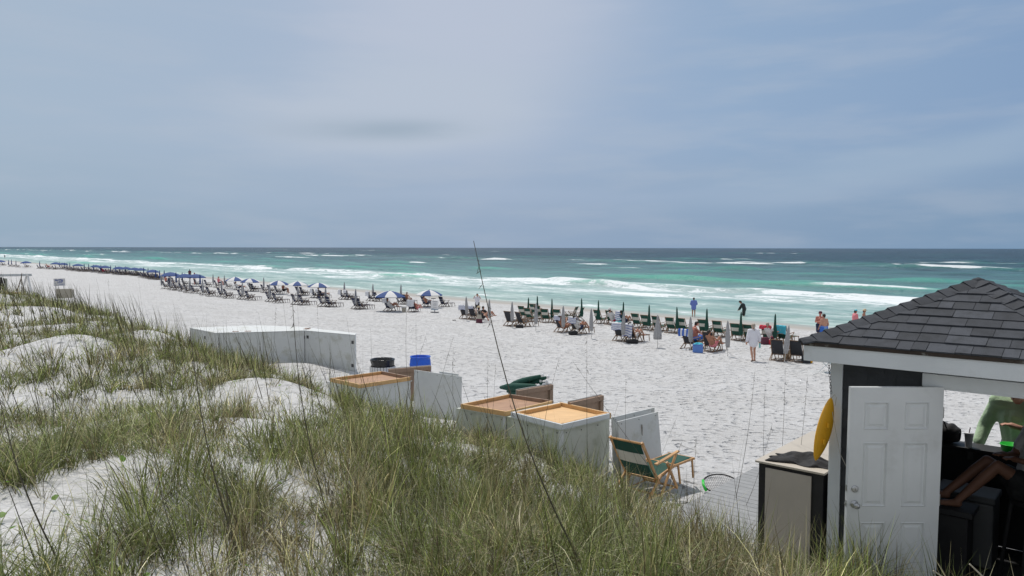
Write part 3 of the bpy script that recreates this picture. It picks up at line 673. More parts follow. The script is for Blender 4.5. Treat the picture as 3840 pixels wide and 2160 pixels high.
# fresh pine rails seen inside the white rim
hp_ = MB(); ff = Vector((*xy(2105, 1606, LZ+.01), 0)); uu = (Vector((*xy(1912, 1557, LZ+.01), 0))-ff); vv = (Vector((*xy(2295, 1561, LZ+.01), 0))-ff); o_ = Vector((0, 0, 1.35))
hp_.beam(uu*.05+vv*.06+o_+Vector((0, 0, .02)), uu*.95+vv*.06+o_+Vector((0, 0, .02)), .05, .07); hp_.beam(uu*.94+vv*.09+o_+Vector((0, 0, .02)), uu*.94+vv*.93+o_+Vector((0, 0, .02)), .05, .07)
hp_.beam(uu*.06+vv*.09+o_+Vector((0, 0, .019)), uu*.06+vv*.93+o_+Vector((0, 0, .019)), .05, .07)
hp_.build('pine_rail', M['lumber'], bxC)
hs = MB(); q = Hp(2003, 1572, LZ-.0); hs.box(q-bxC.location+Vector((-.02, -.03, -.01)), (.09, .03, .03)); hs.build('hasp', M['rust'], bxC)

# standing plywood flaps behind the lids
def flap(label, p, q, top, hgt, white=True):
    p, q = Vector((*p, top)), Vector((*q, top)); o = thing('hinged_flap', label, 'panel', ((p.x+q.x)/2, (p.y+q.y)/2, top-hgt))
    c_ = Vector(((p.x+q.x)/2, (p.y+q.y)/2, top-hgt)); P, Q = p-c_, q-c_; d = (q-p).normalized(); back = Vector((-d.y, d.x, 0)); dn = Vector((0, 0, 1))
    mb = MB(); mb.beam(P-dn*hgt/2, Q-dn*hgt/2, .018, hgt); mb.build('board', M['lumberbrown'], o)
    w_ = MB(); w_.beam(P-dn*hgt/2+back*.016, Q-dn*hgt/2+back*.016, .008, hgt+.03); w_.build('painted_face', M['paint'], o)
    f_ = MB(); f_.beam(P-dn*.05-back*.03, Q-dn*.05-back*.03, .038, .09); f_.beam(Q-dn*.10-back*.03-d*.05, Q-dn*hgt-back*.03-d*.05, .038, .09, up=d); f_.build('rail', M['lumberbrown'], o, bevel=.003)
    return o
flap('brown plywood flap standing open under the bundle of green umbrellas', (.09, 14.2), (.80, 14.85), EYE-2.73, .85)
flap('brown plywood flap standing open behind the fresh pale lid', (1.00, 13.05), (1.67, 13.72), EYE-2.72, .85)
flap('brown board standing on edge in front of the blue barrel', (-2.85, 17.1), (-1.93, 17.6), EYE-2.80, .80)
# leaning white panels
def panel(label, p, q, zt, zb, lean=.12, clasp=False, dz=0.0, m='paint'):
    p, q = Vector((*p, 0)), Vector((*q, 0)); c_ = (p+q)/2; o = thing('white_panel', label, 'panel', (c_.x, c_.y, zb)); P, Q = p-c_, q-c_
    d = (q-p).normalized(); n = Vector((d.y, -d.x, 0)); n = n if n.y < 0 else -n; h = zt-zb
    B = lambda s_, z, t_: P+(Q-P)*s_ + Vector((0, 0, z*h+(dz*s_))) + n*((1-z)*lean*h+t_)
    mb = MB(); mb.add([B(0, 0, 0), B(1, 0, 0), B(1, 1, 0), B(0, 1, 0), B(0, 0, .02), B(1, 0, .02), B(1, 1, .02), B(0, 1, .02)], [(0, 3, 2, 1), (4, 5, 6, 7), (0, 1, 5, 4), (1, 2, 6, 5), (2, 3, 7, 6), (3, 0, 4, 7)])
    mb.build('board', M[m], o, bevel=.003)
    if clasp:
        k_ = MB(); cpt = B(.55, .88, .03); k_.box(cpt, (.022, .012, .05)); k_.box(cpt-Vector((0, 0, .09)), (.03, .012, .14)); k_.tube([cpt+Vector((0, -.01, .02)), cpt+Vector((.008, -.016, -.06)), cpt+Vector((0, -.01, -.14))], .006, 6); k_.build('clasp', M['steel'], o)
    for s_ in (.08, .5, .93): MB().box(B(s_, .965, .021), (.012, .012, .012)).build('screw', M['darkmetal'], o)
    return o
panel('white panel with a steel clasp leaning beside the green striped lounger', (1.70, 11.93), (2.49, 12.66), EYE-2.80, 1.35, clasp=True)
panel('white panel standing just behind the one with the steel clasp', (1.62, 12.05), (2.46, 12.82), EYE-2.76, 1.35, .05)
panel('wide white panel standing between the old orange-brown lid and the green umbrellas', (-2.18, 16.65), (-1.06, 15.78), EYE-2.74, 1.4, .03)
panel('second white panel mostly hidden behind the wide white one', (-1.60, 16.5), (-1.16, 16.15), EYE-2.75, 1.4, .02)

# the group of closed white boxes at the left
def prism_box(label, pts, zt, zb, hinges=(), m='paint', handles=True):
    c_ = sum((Vector((*p, 0)) for p in pts), Vector())/len(pts); o = thing('storage_box', label, 'storage box', (c_.x, c_.y, zb))
    n = len(pts); mb = MB(); P = [Vector((p[0]-c_.x, p[1]-c_.y, 0)) for p in pts]; h = zt-zb
    mb.add([p for p in P]+[p+Vector((0, 0, h-.02)) for p in P], [tuple(range(n))[::-1], tuple(range(n, 2*n))]+[(i, (i+1) % n, n+(i+1) % n, n+i) for i in range(n)])
    mb.build('body', M[m], o, bevel=.004)
    k = MB(); Q = [p*1.012 for p in P]
    k.add([p+Vector((0, 0, h-.018)) for p in Q]+[p+Vector((0, 0, h+.012)) for p in Q], [tuple(range(n))[::-1], tuple(range(n, 2*n))]+[(i, (i+1) % n, n+(i+1) % n, n+i) for i in range(n)])
    lid = k.build('lid', M[m], o, bevel=.003)
    for (i, s_, z) in hinges:
        e = P[(i+1) % n]-P[i]; pt = P[i]+e*s_+Vector((0, 0, z*h)); nn = Vector((e.y, -e.x, 0)).normalized()
        MB().beam(pt+nn*.006-e.normalized()*.045, pt+nn*.006+e.normalized()*.045, .012, .10).build('hinge', M['darkmetal'], o)
    if handles:
        for s_ in (.3, .62):
            pt = P[1]*(1-s_)+P[2]*s_; pt = pt*.82+Vector((0, 0, h+.02)); MB().beam(pt, pt+Vector((.2, .03, 0)), .04, .014).build('handle', M['rust'], lid)
    return o
zA = EYE-2.80
pa = [xy(712, 1230, zA), xy(808, 1249, zA), xy(985, 1245, zA), xy(1100, 1226, zA), xy(960, 1221, zA)]
prism_box('long closed white box, leftmost of the boxes, with a latch on its end', pa, zA, 1.1, hinges=((0, .6, .86), (0, .85, .74)))
pb = [xy(987, 1245.2, zA), xy(1141, 1240, zA), xy(1160, 1228, zA), xy(1102, 1226, zA)]
prism_box('closed white box in the middle of the left group of boxes', pb, zA, 1.1, hinges=((1, .02, .86),))
pc = [xy(1143, 1240, zA), xy(1331, 1257, zA), xy(1335, 1250, zA+.0), xy(1165, 1231, zA)]
prism_box('tall white box end with rusty hinges, right-hand one of the left group', pc, zA, 1.0, hinges=((0, .06, .88), (0, .05, .30), (0, .955, .86), (0, .95, .42)), handles=False)
# half buried board further left
pl_ = thing('buried_panel', 'half-buried long white board lying in the grass behind the sand mound', 'panel', G(370, 1226)+Vector((0, 0, -.24)), R(-14))
MB().box((0, 0, .05), (3.8, 1.1, .12)).build('board', M['palewhite'], pl_, bevel=.01); MB().box((0, -.56, .0), (3.8, .04, .3)).build('edge_board', M['paintgreen'], pl_)

# trash can and barrel
tz = G(1435, 1560); tb = Dp(1435, 1372, 21.3); gz = float(Zf(tb.x, tb.y))
tcn = thing('trash_can', 'round slatted white litter bin lined with a black bag', 'trash can', (tb.x, tb.y, gz))
HT = tb.z-gz
sl_ = MB()
for i in range(26):
    an = 2*math.pi*i/26; sl_.box((.36*math.cos(an), .36*math.sin(an), HT/2), (.02, .074, HT), rot=Matrix.Rotation(an, 3, 'Z'))
sl_.build('slat_ring', M['palewhite'], tcn, bevel=.003)
MB().lathe([(.345, .02), (.345, HT-.05), (.33, HT-.04), (.3, .03), (.0, .03)], 26, caps=False).build('drum', M['blacktrim'], tcn)
rg = random.Random(4)
MB().lathe([(.30, HT-.2), (.315, HT+.02), (.325, HT+.10), (.345, HT+.18), (.335, HT+.205), (.31, HT+.20), (.29, HT+.08), (.26, HT-.1), (.0, HT-.3)], 40, fl=lambda a, i: 1+.025*math.sin(a*9+i*1.3)+.02*math.sin(a*17+i), caps=False).build('bag', M['bag'], tcn, smooth=True)
bb = Dp(1576, 1341, 20.6); gz = float(Zf(bb.x, bb.y)); HB = .89
br = thing('barrel', 'bright blue plastic drum standing on the sand behind the boxes', 'barrel', (bb.x, bb.y, bb.z-HB+.02))
MB().lathe([(.25, 0), (.285, .05), (.295, .18), (.30, .20), (.295, .22), (.305, .44), (.295, .66), (.30, .68), (.293, .70), (.282, .82), (.262, .87), (.285, .885), (.285, .91), (.262, .91), (.25, .80), (.24, .1), (.0, .08)], 36, caps=False).build('drum', M['barrel'], br, smooth=True)

# ---------------------------------------------------------------- loungers
def chair_parts(mats_, backbands, tp=(0, -.29, 1.0)):
    "mats_: frame, fabrics list; backbands(j) gives the fabric index for band j of 12 on the backrest"
    parts = []; w = .285
    def nw(): return MB()
    bt, tp = Vector((0, .02, .27)), Vector(tp)
    f = nw()
    for s in (-1, 1): f.beam((s*w, bt.y+.05, bt.z-.06), (s*w, tp.y, tp.z), .028, .045)
    f.tube([(-w-.03, tp.y+.01, tp.z-.02), (w+.03, tp.y+.01, tp.z-.02)], .018, 6); f.beam((-w, bt.y, bt.z), (w, bt.y, bt.z), .03, .03); parts.append(('back_frame', f, 0))
    def sheet(p, q, sag, x0, bands, nb=12, rows=1):
        mb = nw(); mb.grid(lambda u, v: (-x0+2*x0*u, p[0]+(q[0]-p[0])*v - 0, p[1]+(q[1]-p[1])*v - sag*math.sin(math.pi*v)*(1-.25*(2*u-1)**2)), 6, nb*rows, mif=lambda i, j: bands(j//rows)); return mb
    b = nw(); dirn = (tp-bt); nn = Vector((0, dirn.z, -dirn.y)).normalized()
    def bf(u, v):
        p = bt+dirn*(.04+.95*v) - nn*(.045*math.sin(math.pi*min(1, v*1.0))*(1-.3*(2*u-1)**2)); return (-.255+.51*u, p.y, p.z)
    b.grid(bf, 6, 24, mif=lambda i, j: backbands(j)); parts.append(('backrest', b, 1))
    s_ = nw()
    for s in (-1, 1): s_.beam((s*.255, -.02, .27), (s*.255, .62, .37), .026, .042)
    s_.beam((-.25, .62, .37), (.25, .62, .37), .026, .03); parts.append(('seat_frame', s_, 0))
    parts.append(('seat', sheet((.0, .275), (.60, .375), .075, .24, lambda j: backbands(j) if False else 1), 1))
    for s in (-1, 1):
        parts.append(('leg', nw().beam((s*.31, .10, .33), (s*.31, -.32, .0), .026, .045), 0))
        parts.append(('leg', nw().beam((s*.33, .05, .0), (s*.33, .52, .60), .026, .045), 0))
        parts.append(('leg', nw().beam((s*.30, .28, .50), (s*.30, .62, .0), .026, .045), 0))
        parts.append(('armrest', nw().beam((s*.345, -.13, .56), (s*.345, .56, .63), .055, .024), 0))
    g = nw(); g.beam((-.31, -.32, .02), (.31, -.32, .02), .028, .028); g.beam((-.33, .06, .02), (.33, .06, .02), .028, .028); g.beam((-.30, .61, .02), (.30, .61, .02), .028, .028)
    for s in (-1, 1): g.beam((s*.275, -.32, .018), (s*.275, .61, .018), .02, .02)
    parts.append(('stretcher', g, 0))
    ff_ = nw()
    for s in (-1, 1): ff_.beam((s*.22, .50, .345), (s*.22, 1.28, .33), .024, .036); ff_.beam((s*.22, 1.25, .33), (s*.22, 1.30, 0), .024, .036); ff_.beam((s*.22, .78, .33), (s*.22, .86, 0), .024, .036)
    ff_.beam((-.25, 1.28, .335), (.25, 1.28, .335), .03, .035); parts.append(('footrest_frame', ff_, 0))
    parts.append(('footrest', sheet((.66, .365), (1.26, .35), .02, .205, lambda j: 1, 8), 1))
    return parts
def make_chair(name, frame, fabs, bands, single=False):
    root = thing(name, 'x', 'lounger') if not single else None
    ps = chair_parts(None, bands); mats_ = [frame]+fabs
    if single:
        mb = MB()
        for _, q, k in ps: mb.add(q.v, [], 0); n0 = len(mb.v)-len(q.v); mb.f += [tuple(i+n0 for i in f_) for f_ in q.f]; mb.mi += [(0 if k == 0 else m_) for m_ in q.mi]
        return tag(mb.build(name, mats_, None), 'x', 'lounger')
    for nm_, q, k in ps:
        if k == 0: q.mi = [0]*len(q.f)
        q.build(nm_, mats_ if k else [frame], root, smooth=bool(k), thick=.006 if k else 0)
    return root
MW2 = mat('brown_hardwood', (.20, .115, .06), .55, .25, 8)
protos = dict(
    green=make_chair('beach_lounger', MW2, [M['green'], M['cream']], lambda j: 2 if 9 <= j <= 15 else 1),
    char=make_chair('beach_lounger', MW2, [M['charcloth']], lambda j: 1),
    navy=make_chair('beach_lounger', M['darkwood'], [M['navy'], M['white']], lambda j: 2 if j in (8, 14) else 1))
far_chair = make_chair('beach_lounger', M['darkwood'], [M['navy']], lambda j: 1, single=True)
used = {}
def place_chair(kind, px, py, label, group, rz=0.0, sc=1.0, loc=None):
    src = far_chair if kind == 'far' else protos[kind]; p = loc or G(px, py)
    if kind in used: o = dup(src, p, FACE_SEA+rz, label, group)
    else: used[kind] = 1; o = src; o.location = p; o.rotation_euler = (0, 0, FACE_SEA+rz); o['label'] = label; o['group'] = group
    o.scale = (sc, sc, sc); return o

# the near lounger in front of the boxes
nc = None
near = thing('beach_lounger', 'wooden sling lounger with green and cream stripes, empty, close by the open white boxes', 'lounger', G(2550, 1803)-Vector((.658, .753, 0))*1.24, FACE_SEA+R(6))
near.location.z = float(Zf(near.location.x, near.location.y)); near.scale = (.97, .97, .97)
for nm_, q, k in chair_parts(None, lambda j: 2 if 10 <= j <= 16 else 1, (0, -.44, .95)):
    if k == 0: q.mi = [0]*len(q.f)
    q.build(nm_, [M['wood'], M['green'], M['cream']] if k else [M['wood']], near, smooth=bool(k), thick=.006 if k else 0, bevel=0 if k else .003)

# ---------------------------------------------------------------- umbrellas
def closed_umbrella(mats_, style, wide=1.0, H=2.15):
    o = thing('closed_umbrella', 'x', 'umbrella')
    MB().tube([(0, 0, -.1), (0, 0, H+.0)], .019, 8).build('pole', M['polewood'] if style != 'green' else M['metal'], o)
    prof = [(.005, H+.02), (.04, H-.01), (.055, H-.08), (.085, H-.35), (.115*wide, H-.70), (.135*wide**1.5, H-1.05), (.125*wide**2, H-1.35), (.10*wide**2.4, H-1.58)]
    if style == 'green': prof = [(.005, H+.02), (.03, H-.01), (.05, H-.08), (.06, H-.3), (.075, H-.7), (.12, H-1.05), (.15, H-1.32), (.11, H-1.60), (.10, H-1.68)]
    nf = 8; n = 48
    def fl(a, i): return 1 + (.16 if i > 1 else .05)*math.sin(a*nf+i*.25) + .05*math.sin(a*3+i)
    mif = (lambda k, i: (int((k+1.5*i)/n*nf*1.0) % 2)) if len(mats_) > 1 else None
    MB().lathe(prof, n, fl=fl, mif=mif).build('canopy', mats_, o, smooth=True)
    f_ = MB().lathe([(.028, H-.02), (.036, H+.03), (.02, H+.075), (.0, H+.08)], 12, caps=False); f_.build('finial', M['black'] if style != 'grey' else M['greycloth'], o, smooth=True)
    return o
def open_umbrella(mats_, R0=1.52, H=2.05):
    o = thing('open_umbrella', 'x', 'umbrella'); MB().tube([(0, 0, -.1), (0, 0, H)], .019, 8).build('pole', M['polewood'], o)
    nr, na = 8, 48
    def pt(r, a):
        seg = (a/(2*math.pi)*8) % 1; sag = 1-.055*math.sin(math.pi*seg)*r
        rr_ = r*R0*sag; z = H-.05-.54*(r**1.8)-.03*math.sin(math.pi*seg)*r*(1 if r < .99 else 0); return (rr_*math.cos(a), rr_*math.sin(a), z)
    mb = MB(); o0 = 0
    for i in range(nr+2):
        for k in range(na+1):
            a_ = 2*math.pi*k/na; r_ = min(1, i/nr); p_ = pt(r_, a_)
            mb.v.append((p_[0]*(1.0 if i <= nr else .995), p_[1]*(1.0 if i <= nr else .995), p_[2]-(.0 if i <= nr else .09)))
    for i in range(nr+1):
        for k in range(na): mb.f.append((i*(na+1)+k, i*(na+1)+k+1, (i+1)*(na+1)+k+1, (i+1)*(na+1)+k)); mb.mi.append((k//6) % len(mats_))
    mb.build('canopy', mats_, o, smooth=False)
    rb = MB()
    for k in range(8):
        a_ = 2*math.pi*k/8; rb.tube([tuple(Vector(pt(r_, a_+1e-4))-Vector((0, 0, .012))) for r_ in (.05, .4, .7, .98)], .006, 4)
        e = Vector(pt(.55, a_))-Vector((0, 0, .02)); rb.tube([(0, 0, H-.55), e], .005, 4)
    rb.build('ribs', M['metal'], o); MB().lathe([(.02, H-.06), (.03, H-.02), (.012, H+.05), (.0, H+.055)], 10, caps=False).build('finial', M['black'], o)
    return o
UM = dict(grey=lambda: closed_umbrella([M['greycloth']], 'grey'), greywide=lambda: closed_umbrella([M['greycloth']], 'grey', 1.45), green=lambda: closed_umbrella([M['green']], 'green'),
          striped=lambda: closed_umbrella([M['navy'], M['white']], 'str', .95), bluecl=lambda: closed_umbrella([M['blue']], 'blue', .9),
          openstr=lambda: open_umbrella([M['blue'], M['white']]), openblue=lambda: open_umbrella([M['blue']]))
up_ = {}
def place_umb(kind, px, py, label, group, tilt=(0, 0), top=None, rz=None, loc=None):
    if loc is None: p = G(px, py)
    else: p = loc
    if kind in up_: o = dup(up_[kind], p, 0, label, group)
    else: o = up_[kind] = UM[kind](); o.location = p; o['label'] = label; o['group'] = group
    o.rotation_euler = (tilt[0]+R(random.uniform(-1.5, 1.5)), tilt[1]+R(random.uniform(-1.5, 1.5)), random.uniform(0, 6) if rz is None else rz)
    if top: # scale so that the tip reaches the height read in the photograph, within reason
        q = Dp(px, top, p.y); h = q.z-p.z; s = min(1.25, max(.8, h/2.2)); o.scale = (s, s, s)
    return o

GG = 'green umbrellas closed along the water side'
for i, (px, py, tp) in enumerate([(1980, 1203, 1122), (2016, 1192, 1119), (2070, 1210, 1136), (2182, 1206, 1129), (2243, 1218, 1139), (2336, 1226, 1146), (2434, 1242, 1157), (2540, 1254, 1162), (2650, 1263, 1171), (2777, 1281, 1184), (2905, 1291, 1191)]):
    place_umb('green', px, py, f'closed dark green umbrella, {nth(i+1)} from the left in the green row by the water', GG, top=tp)
GY = 'grey umbrellas closed on the land side'
for i, (px, py, tp) in enumerate([(1751, 1202, 1120), (1834, 1216, 1131), (1920, 1229, 1137), (2009, 1241, 1148), (2112, 1254, 1155), (2218, 1270, 1163), (2336, 1285, 1176), (2466, 1304, 1186), (2590, 1315, 1198), (2729, 1337, 1209), (2941, 1362, 1231)]):
    w = i == 7
    place_umb('greywide' if w else 'grey', px, py, 'loosely furled wide grey umbrella, the widest in the grey row' if w else f'closed slim grey umbrella, {nth(i+1)} from the left in the grey row', GY, top=tp, tilt=(0, -.10) if i == 10 else (0, 0))
GR = 'green and cream striped loungers by the water'
for i, (px, py, rz) in enumerate([(1962, 1197, 0), (1985, 1206, 0), (2004, 1186, .1), (2022, 1195, 0), (2047, 1210, .25), (2092, 1212, .25), (2150, 1200, 1.9), (2172, 1204, 1.9), (2246, 1214, -.05), (2291, 1217, .0), (2330, 1222, 0), (2388, 1230, 0), (2424, 1237, 0), (2466, 1242, -.1), (2517, 1248, .05), (2560, 1252, 0), (2640, 1258, .05), (2694, 1264, .05), (2762, 1276, .05), (2810, 1281, 0), (2880, 1288, -.1), (2937, 1288, -.1)]):
    place_chair('green', px, py, f'green and cream striped lounger, {nth(i+1)} from the left in the row by the water', GR, rz+R(4), 1.05)
GC = 'charcoal loungers on the land side'
for i, (px, py, rz) in enumerate([(1743, 1196, .15), (1775, 1200, .1), (1912, 1222, 0), (1953, 1226, -.2), (2103, 1246, -.05), (2160, 1252, -.15), (2325, 1278, 0), (2366, 1283, -.1), (2583, 1309, -.1), (2662, 1318, .0), (2918, 1352, .15), (2988, 1356, .15)]):
    place_chair('char', px, py, f'charcoal sling lounger, {nth(i+1)} from the left beside the grey umbrellas', GC, rz+R(4), 1.05)
# navy section, front row in pairs
GN = 'navy loungers of the landward row'
row = [(618, 1083), (640, 1087), (658, 1089), (682, 1093), (700, 1098), (727, 1102), (762, 1106), (785, 1111), (827, 1114), (850, 1119), (903, 1122), (932, 1127), (1008, 1131), (1035, 1137), (1106, 1142), (1134, 1145), (1206, 1149), (1236, 1152), (1333, 1158), (1351, 1160), (1455, 1167), (1545, 1170), (1592, 1150), (1660, 1151)]
for i, (px, py) in enumerate(row): place_chair('navy', px, py, f'navy sling lounger, {nth(i+1)} from the left in the landward navy row', GN, R(random.uniform(-5, 5)) + (.5 if i == 21 else 0))
GS = 'navy loungers of the seaward row'
row = [(652, 1066), (690, 1072), (736, 1073), (775, 1076), (812, 1078), (853, 1082), (888, 1087), (940, 1091), (950, 1093), (988, 1097), (1012, 1099), (1039, 1103), (1118, 1106), (1134, 1108), (1178, 1117), (1198, 1119), (1283, 1122), (1304, 1124), (1387, 1129), (1412, 1131), (1493, 1141), (1520, 1141)]
for i, (px, py) in enumerate(row): place_chair('navy', px, py, f'navy sling lounger, {nth(i+1)} from the left in the seaward navy row', GS, R(random.uniform(-5, 5)) + (-.4 if i == 20 else 0))
GX = 'navy and white umbrellas, closed'
for i, (px, py, tp) in enumerate(sorted([(606, 1083, 1031), (640, 1088, 1035), (672, 1092, 1040), (712, 1100, 1045), (762, 1108, 1048), (800, 1077, 1031), (833, 1115, 1055), (842, 1082, 1033), (910, 1124, 1062), (990, 1094, 1043), (1012, 1134, 1068), (1119, 1143, 1072), (1221, 1151, 1079), (1292, 1119, 1061), (1333, 1160, 1085), (1398, 1127, 1066), (1503, 1130, 1074)])):
    place_umb('striped', px, py, f'closed navy and white umbrella, {nth(i+1)} from the left of its kind', GX, top=tp)
GO = 'open navy and white umbrellas'
for i, (px, py, tp) in enumerate([(884, 1086, 1034), (938, 1092, 1039), (1044, 1104, 1047), (1117, 1108, 1050), (1195, 1116, 1055), (1462, 1168, 1083), (1609, 1153, 1081)]):
    place_umb('openstr', px, py, f'open navy and white striped umbrella, {nth(i+1)} from the left of its kind', GO, top=tp, rz=.2+i*.4)
GB = 'open plain blue umbrellas'
for i, (px, py, tp) in enumerate([(1, 1000, 973), (98, 1005, 977), (210, 1008, 981), (236, 1010, 983), (293, 1016, 987), (360, 1022, 991), (394, 1025, 993), (447, 1029, 997), (473, 1031, 998), (505, 1034, 1001), (528, 1036, 1003), (573, 1045, 1009), (640, 1069, 1016), (694, 1073, 1022), (735, 1074, 1023)]):
    place_umb('openblue', px, py, f'open plain blue umbrella, {nth(i+1)} from the left of its kind', GB, top=tp, rz=.3*i)
GE = 'closed blue umbrellas far along the beach'
for i, (px, py, tp) in enumerate([(33, 999, 974), (43, 998, 973), (60, 1000, 976), (149, 1006, 979), (224, 1008, 985), (243, 1011, 985), (252, 1011, 986), (262, 1012, 986), (317, 1019, 989), (333, 1018, 990), (350, 1022, 992), (379, 1024, 995), (415, 1026, 995), (434, 1028, 996), (470, 1031, 999), (539, 1037, 1004), (555, 1039, 1006), (584, 1051, 1014), (599, 1054, 1015), (616, 1053, 1016), (661, 1072, 1021), (684, 1066, 1023), (751, 1080, 1029)]):
    place_umb('bluecl', px, py, f'closed blue umbrella, {nth(i+1)} from the left of its kind', GE, top=tp)
GF = 'small dark loungers far along the beach'
yy = lambda x: float(np.interp(x, [0, 100, 200, 300, 400, 500, 600], [995, 1004, 1009, 1017, 1025, 1035, 1052]))
xs_ = [2, 10, 35, 49, 64, 94, 100, 143, 155, 175, 186, 201, 211] + list(np.arange(228, 604, 6.6))
for i, x in enumerate(xs_):
    p = G(x+random.uniform(-1, 1), yy(x)+random.uniform(-2.2, 2.2)); place_chair('far', 0, 0, f'tiny dark lounger, {nth(i+1)} from the left in the far line under plain blue umbrellas', GF, R(random.uniform(-8, 8)), loc=p)

# bundle of green umbrellas resting on the box behind the lids
tips = [(2031, 1408), (2052, 1414), (2026, 1430), (2047, 1434), (2037, 1442), (2008, 1446), (2016, 1446), (2024, 1447), (2053, 1441), (2040, 1421), (2046, 1449)]
GU = 'furled green umbrellas piled on the box'
rb_ = random.Random(8)
for i, (px, py) in enumerate(tips):
    tip = Dp(px, py, 14.9+rb_.uniform(-.1, .15)); o = thing('furled_umbrella', f'furled green umbrella with white ball tip, {nth(i+1)} in the pile counting from its top' if False else 'furled dark green umbrella with a white ball tip lying in the pile behind the lids', 'umbrella', tip, 0, GU)
    dr = Vector((-.68+rb_.uniform(-.03, .03), .85+rb_.uniform(-.06, .06), -.37+rb_.uniform(-.03, .02)))
    if i in (5, 6, 7, 10): dr.z *= .55
    dr = dr.normalized()
    pts = [dr*s_ for s_ in (0, .06, .3, .6, .9, 1.12)]
    mb = MB(); mb.tube(pts, [.018, .030, .055, .078, .070, .03], 14); rr_ = [1+.14*math.sin(k_*2.2) for k_ in range(14)]
    mb.build('canopy', M['green'], o, smooth=True)
    MB().lathe([(0, -.036), (.026, -.026), (.036, 0), (.026, .026), (0, .036)], 12, c=tuple(dr*-.025), caps=False).build('ball_tip', M['plastic'], o, smooth=True)
# ---------------------------------------------------------------- people
def capsule(bm, p, q, r0, r1, n=10, flat=1.0):
    p, q = Vector(p), Vector(q); d = q-p; L = d.length
    if L < 1e-5: d = Vector((0, 0, 1)); L = 1e-5
    d = d/L; x = d.cross(Vector((0, 1, .01))); x = x.normalized() if x.length > .05 else d.cross(Vector((1, 0, 0))).normalized(); y = d.cross(x)
    rings = []
    for k in range(1, 5): a = math.pi/2*k/4; rings.append((-r0*math.cos(a), r0*math.sin(a)))
    for k in range(4, 0, -1): a = math.pi/2*k/4; rings.append((L+r1*math.cos(a), r1*math.sin(a)))
    vs = []
    for t_, r in rings: vs.append([bm.verts.new(p+d*t_+(x*math.cos(2*math.pi*i/n)+y*math.sin(2*math.pi*i/n))*r) for i in range(n)])
    for a, b in zip(vs, vs[1:]):
        for i in range(n): bm.faces.new((a[i], a[(i+1) % n], b[(i+1) % n], b[i]))
    bm.faces.new(vs[0][::-1]); bm.faces.new(vs[-1])
def blobmesh(name, caps, m, parent, voxel=.012, smooth=3):
    bm = bmesh.new()
    for c_ in caps: capsule(bm, *c_)
    me = bpy.data.meshes.new('tmp'); bm.to_mesh(me); bm.free(); o = bpy.data.objects.new('tmp', me); COL.objects.link(o)
    md = o.modifiers.new('r', 'REMESH'); md.mode = 'VOXEL'; md.voxel_size = voxel
    sm_ = o.modifiers.new('s', 'SMOOTH'); sm_.factor = .5; sm_.iterations = smooth
    dg = bpy.context.evaluated_depsgraph_get(); me2 = bpy.data.meshes.new_from_object(o.evaluated_get(dg)); bpy.data.objects.remove(o); bpy.data.meshes.remove(me)
    me2.name = name; me2.materials.clear(); me2.materials.append(m); me2.polygons.foreach_set('use_smooth', [True]*len(me2.polygons))
    r = bpy.data.objects.new(name, me2); COL.objects.link(r); r.parent = parent; return r
def lerp(a, b, t_): return Vector(a)*(1-t_)+Vector(b)*t_
STAND = dict(pelvis=(0, 0, .94), chest=(0, 0, 1.28), neck=(0, -.01, 1.47), head=(0, .02, 1.60),
    hipL=(-.09, 0, .92), hipR=(.09, 0, .92), kneeL=(-.10, .03, .50), kneeR=(.10, .03, .50), ankL=(-.10, -.02, .08), ankR=(.10, -.02, .08), toeL=(-.12, .15, .03), toeR=(.12, .15, .03),
    shL=(-.185, -.01, 1.40), shR=(.185, -.01, 1.40), elL=(-.25, -.04, 1.13), elR=(.25, -.04, 1.13), wrL=(-.25, .05, .89), wrR=(.25, .05, .89), haL=(-.24, .08, .80), haR=(.24, .08, .80), look=(0, 1, 0))
RECL = dict(pelvis=(0, .10, .36), chest=(0, -.14, .70), neck=(0, -.24, .90), head=(0, -.25, 1.04),
    hipL=(-.09, .14, .35), hipR=(.09, .14, .35), kneeL=(-.12, .56, .58), kneeR=(.12, .56, .58), ankL=(-.11, .98, .42), ankR=(.11, .98, .42), toeL=(-.12, 1.02, .58), toeR=(.12, 1.02, .58),
    shL=(-.18, -.20, .82), shR=(.18, -.20, .82), elL=(-.30, .02, .66), elR=(.30, .02, .66), wrL=(-.33, .26, .66), wrR=(.33, .26, .66), haL=(-.33, .35, .65), haR=(.33, .35, .65), look=(0, 1, 0))
SITU = dict(RECL, kneeL=(-.13, .50, .72), kneeR=(.13, .50, .72), ankL=(-.12, .78, .40), ankR=(.12, .78, .40), toeL=(-.12, .92, .38), toeR=(.12, .92, .38))
SITD = dict(RECL, chest=(0, .02, .72), neck=(0, .04, .93), head=(0, .08, 1.05), shL=(-.18, .03, .86), shR=(.18, .03, .86), kneeL=(-.14, .58, .50), kneeR=(.14, .58, .50), ankL=(-.30, .62, .08), ankR=(.30, .62, .08), toeL=(-.32, .75, .03), toeR=(.32, .75, .03), elL=(-.24, .22, .66), elR=(.24, .22, .66), wrL=(-.12, .44, .60), wrR=(.12, .44, .60), haL=(-.08, .5, .6), haR=(.08, .5, .6))
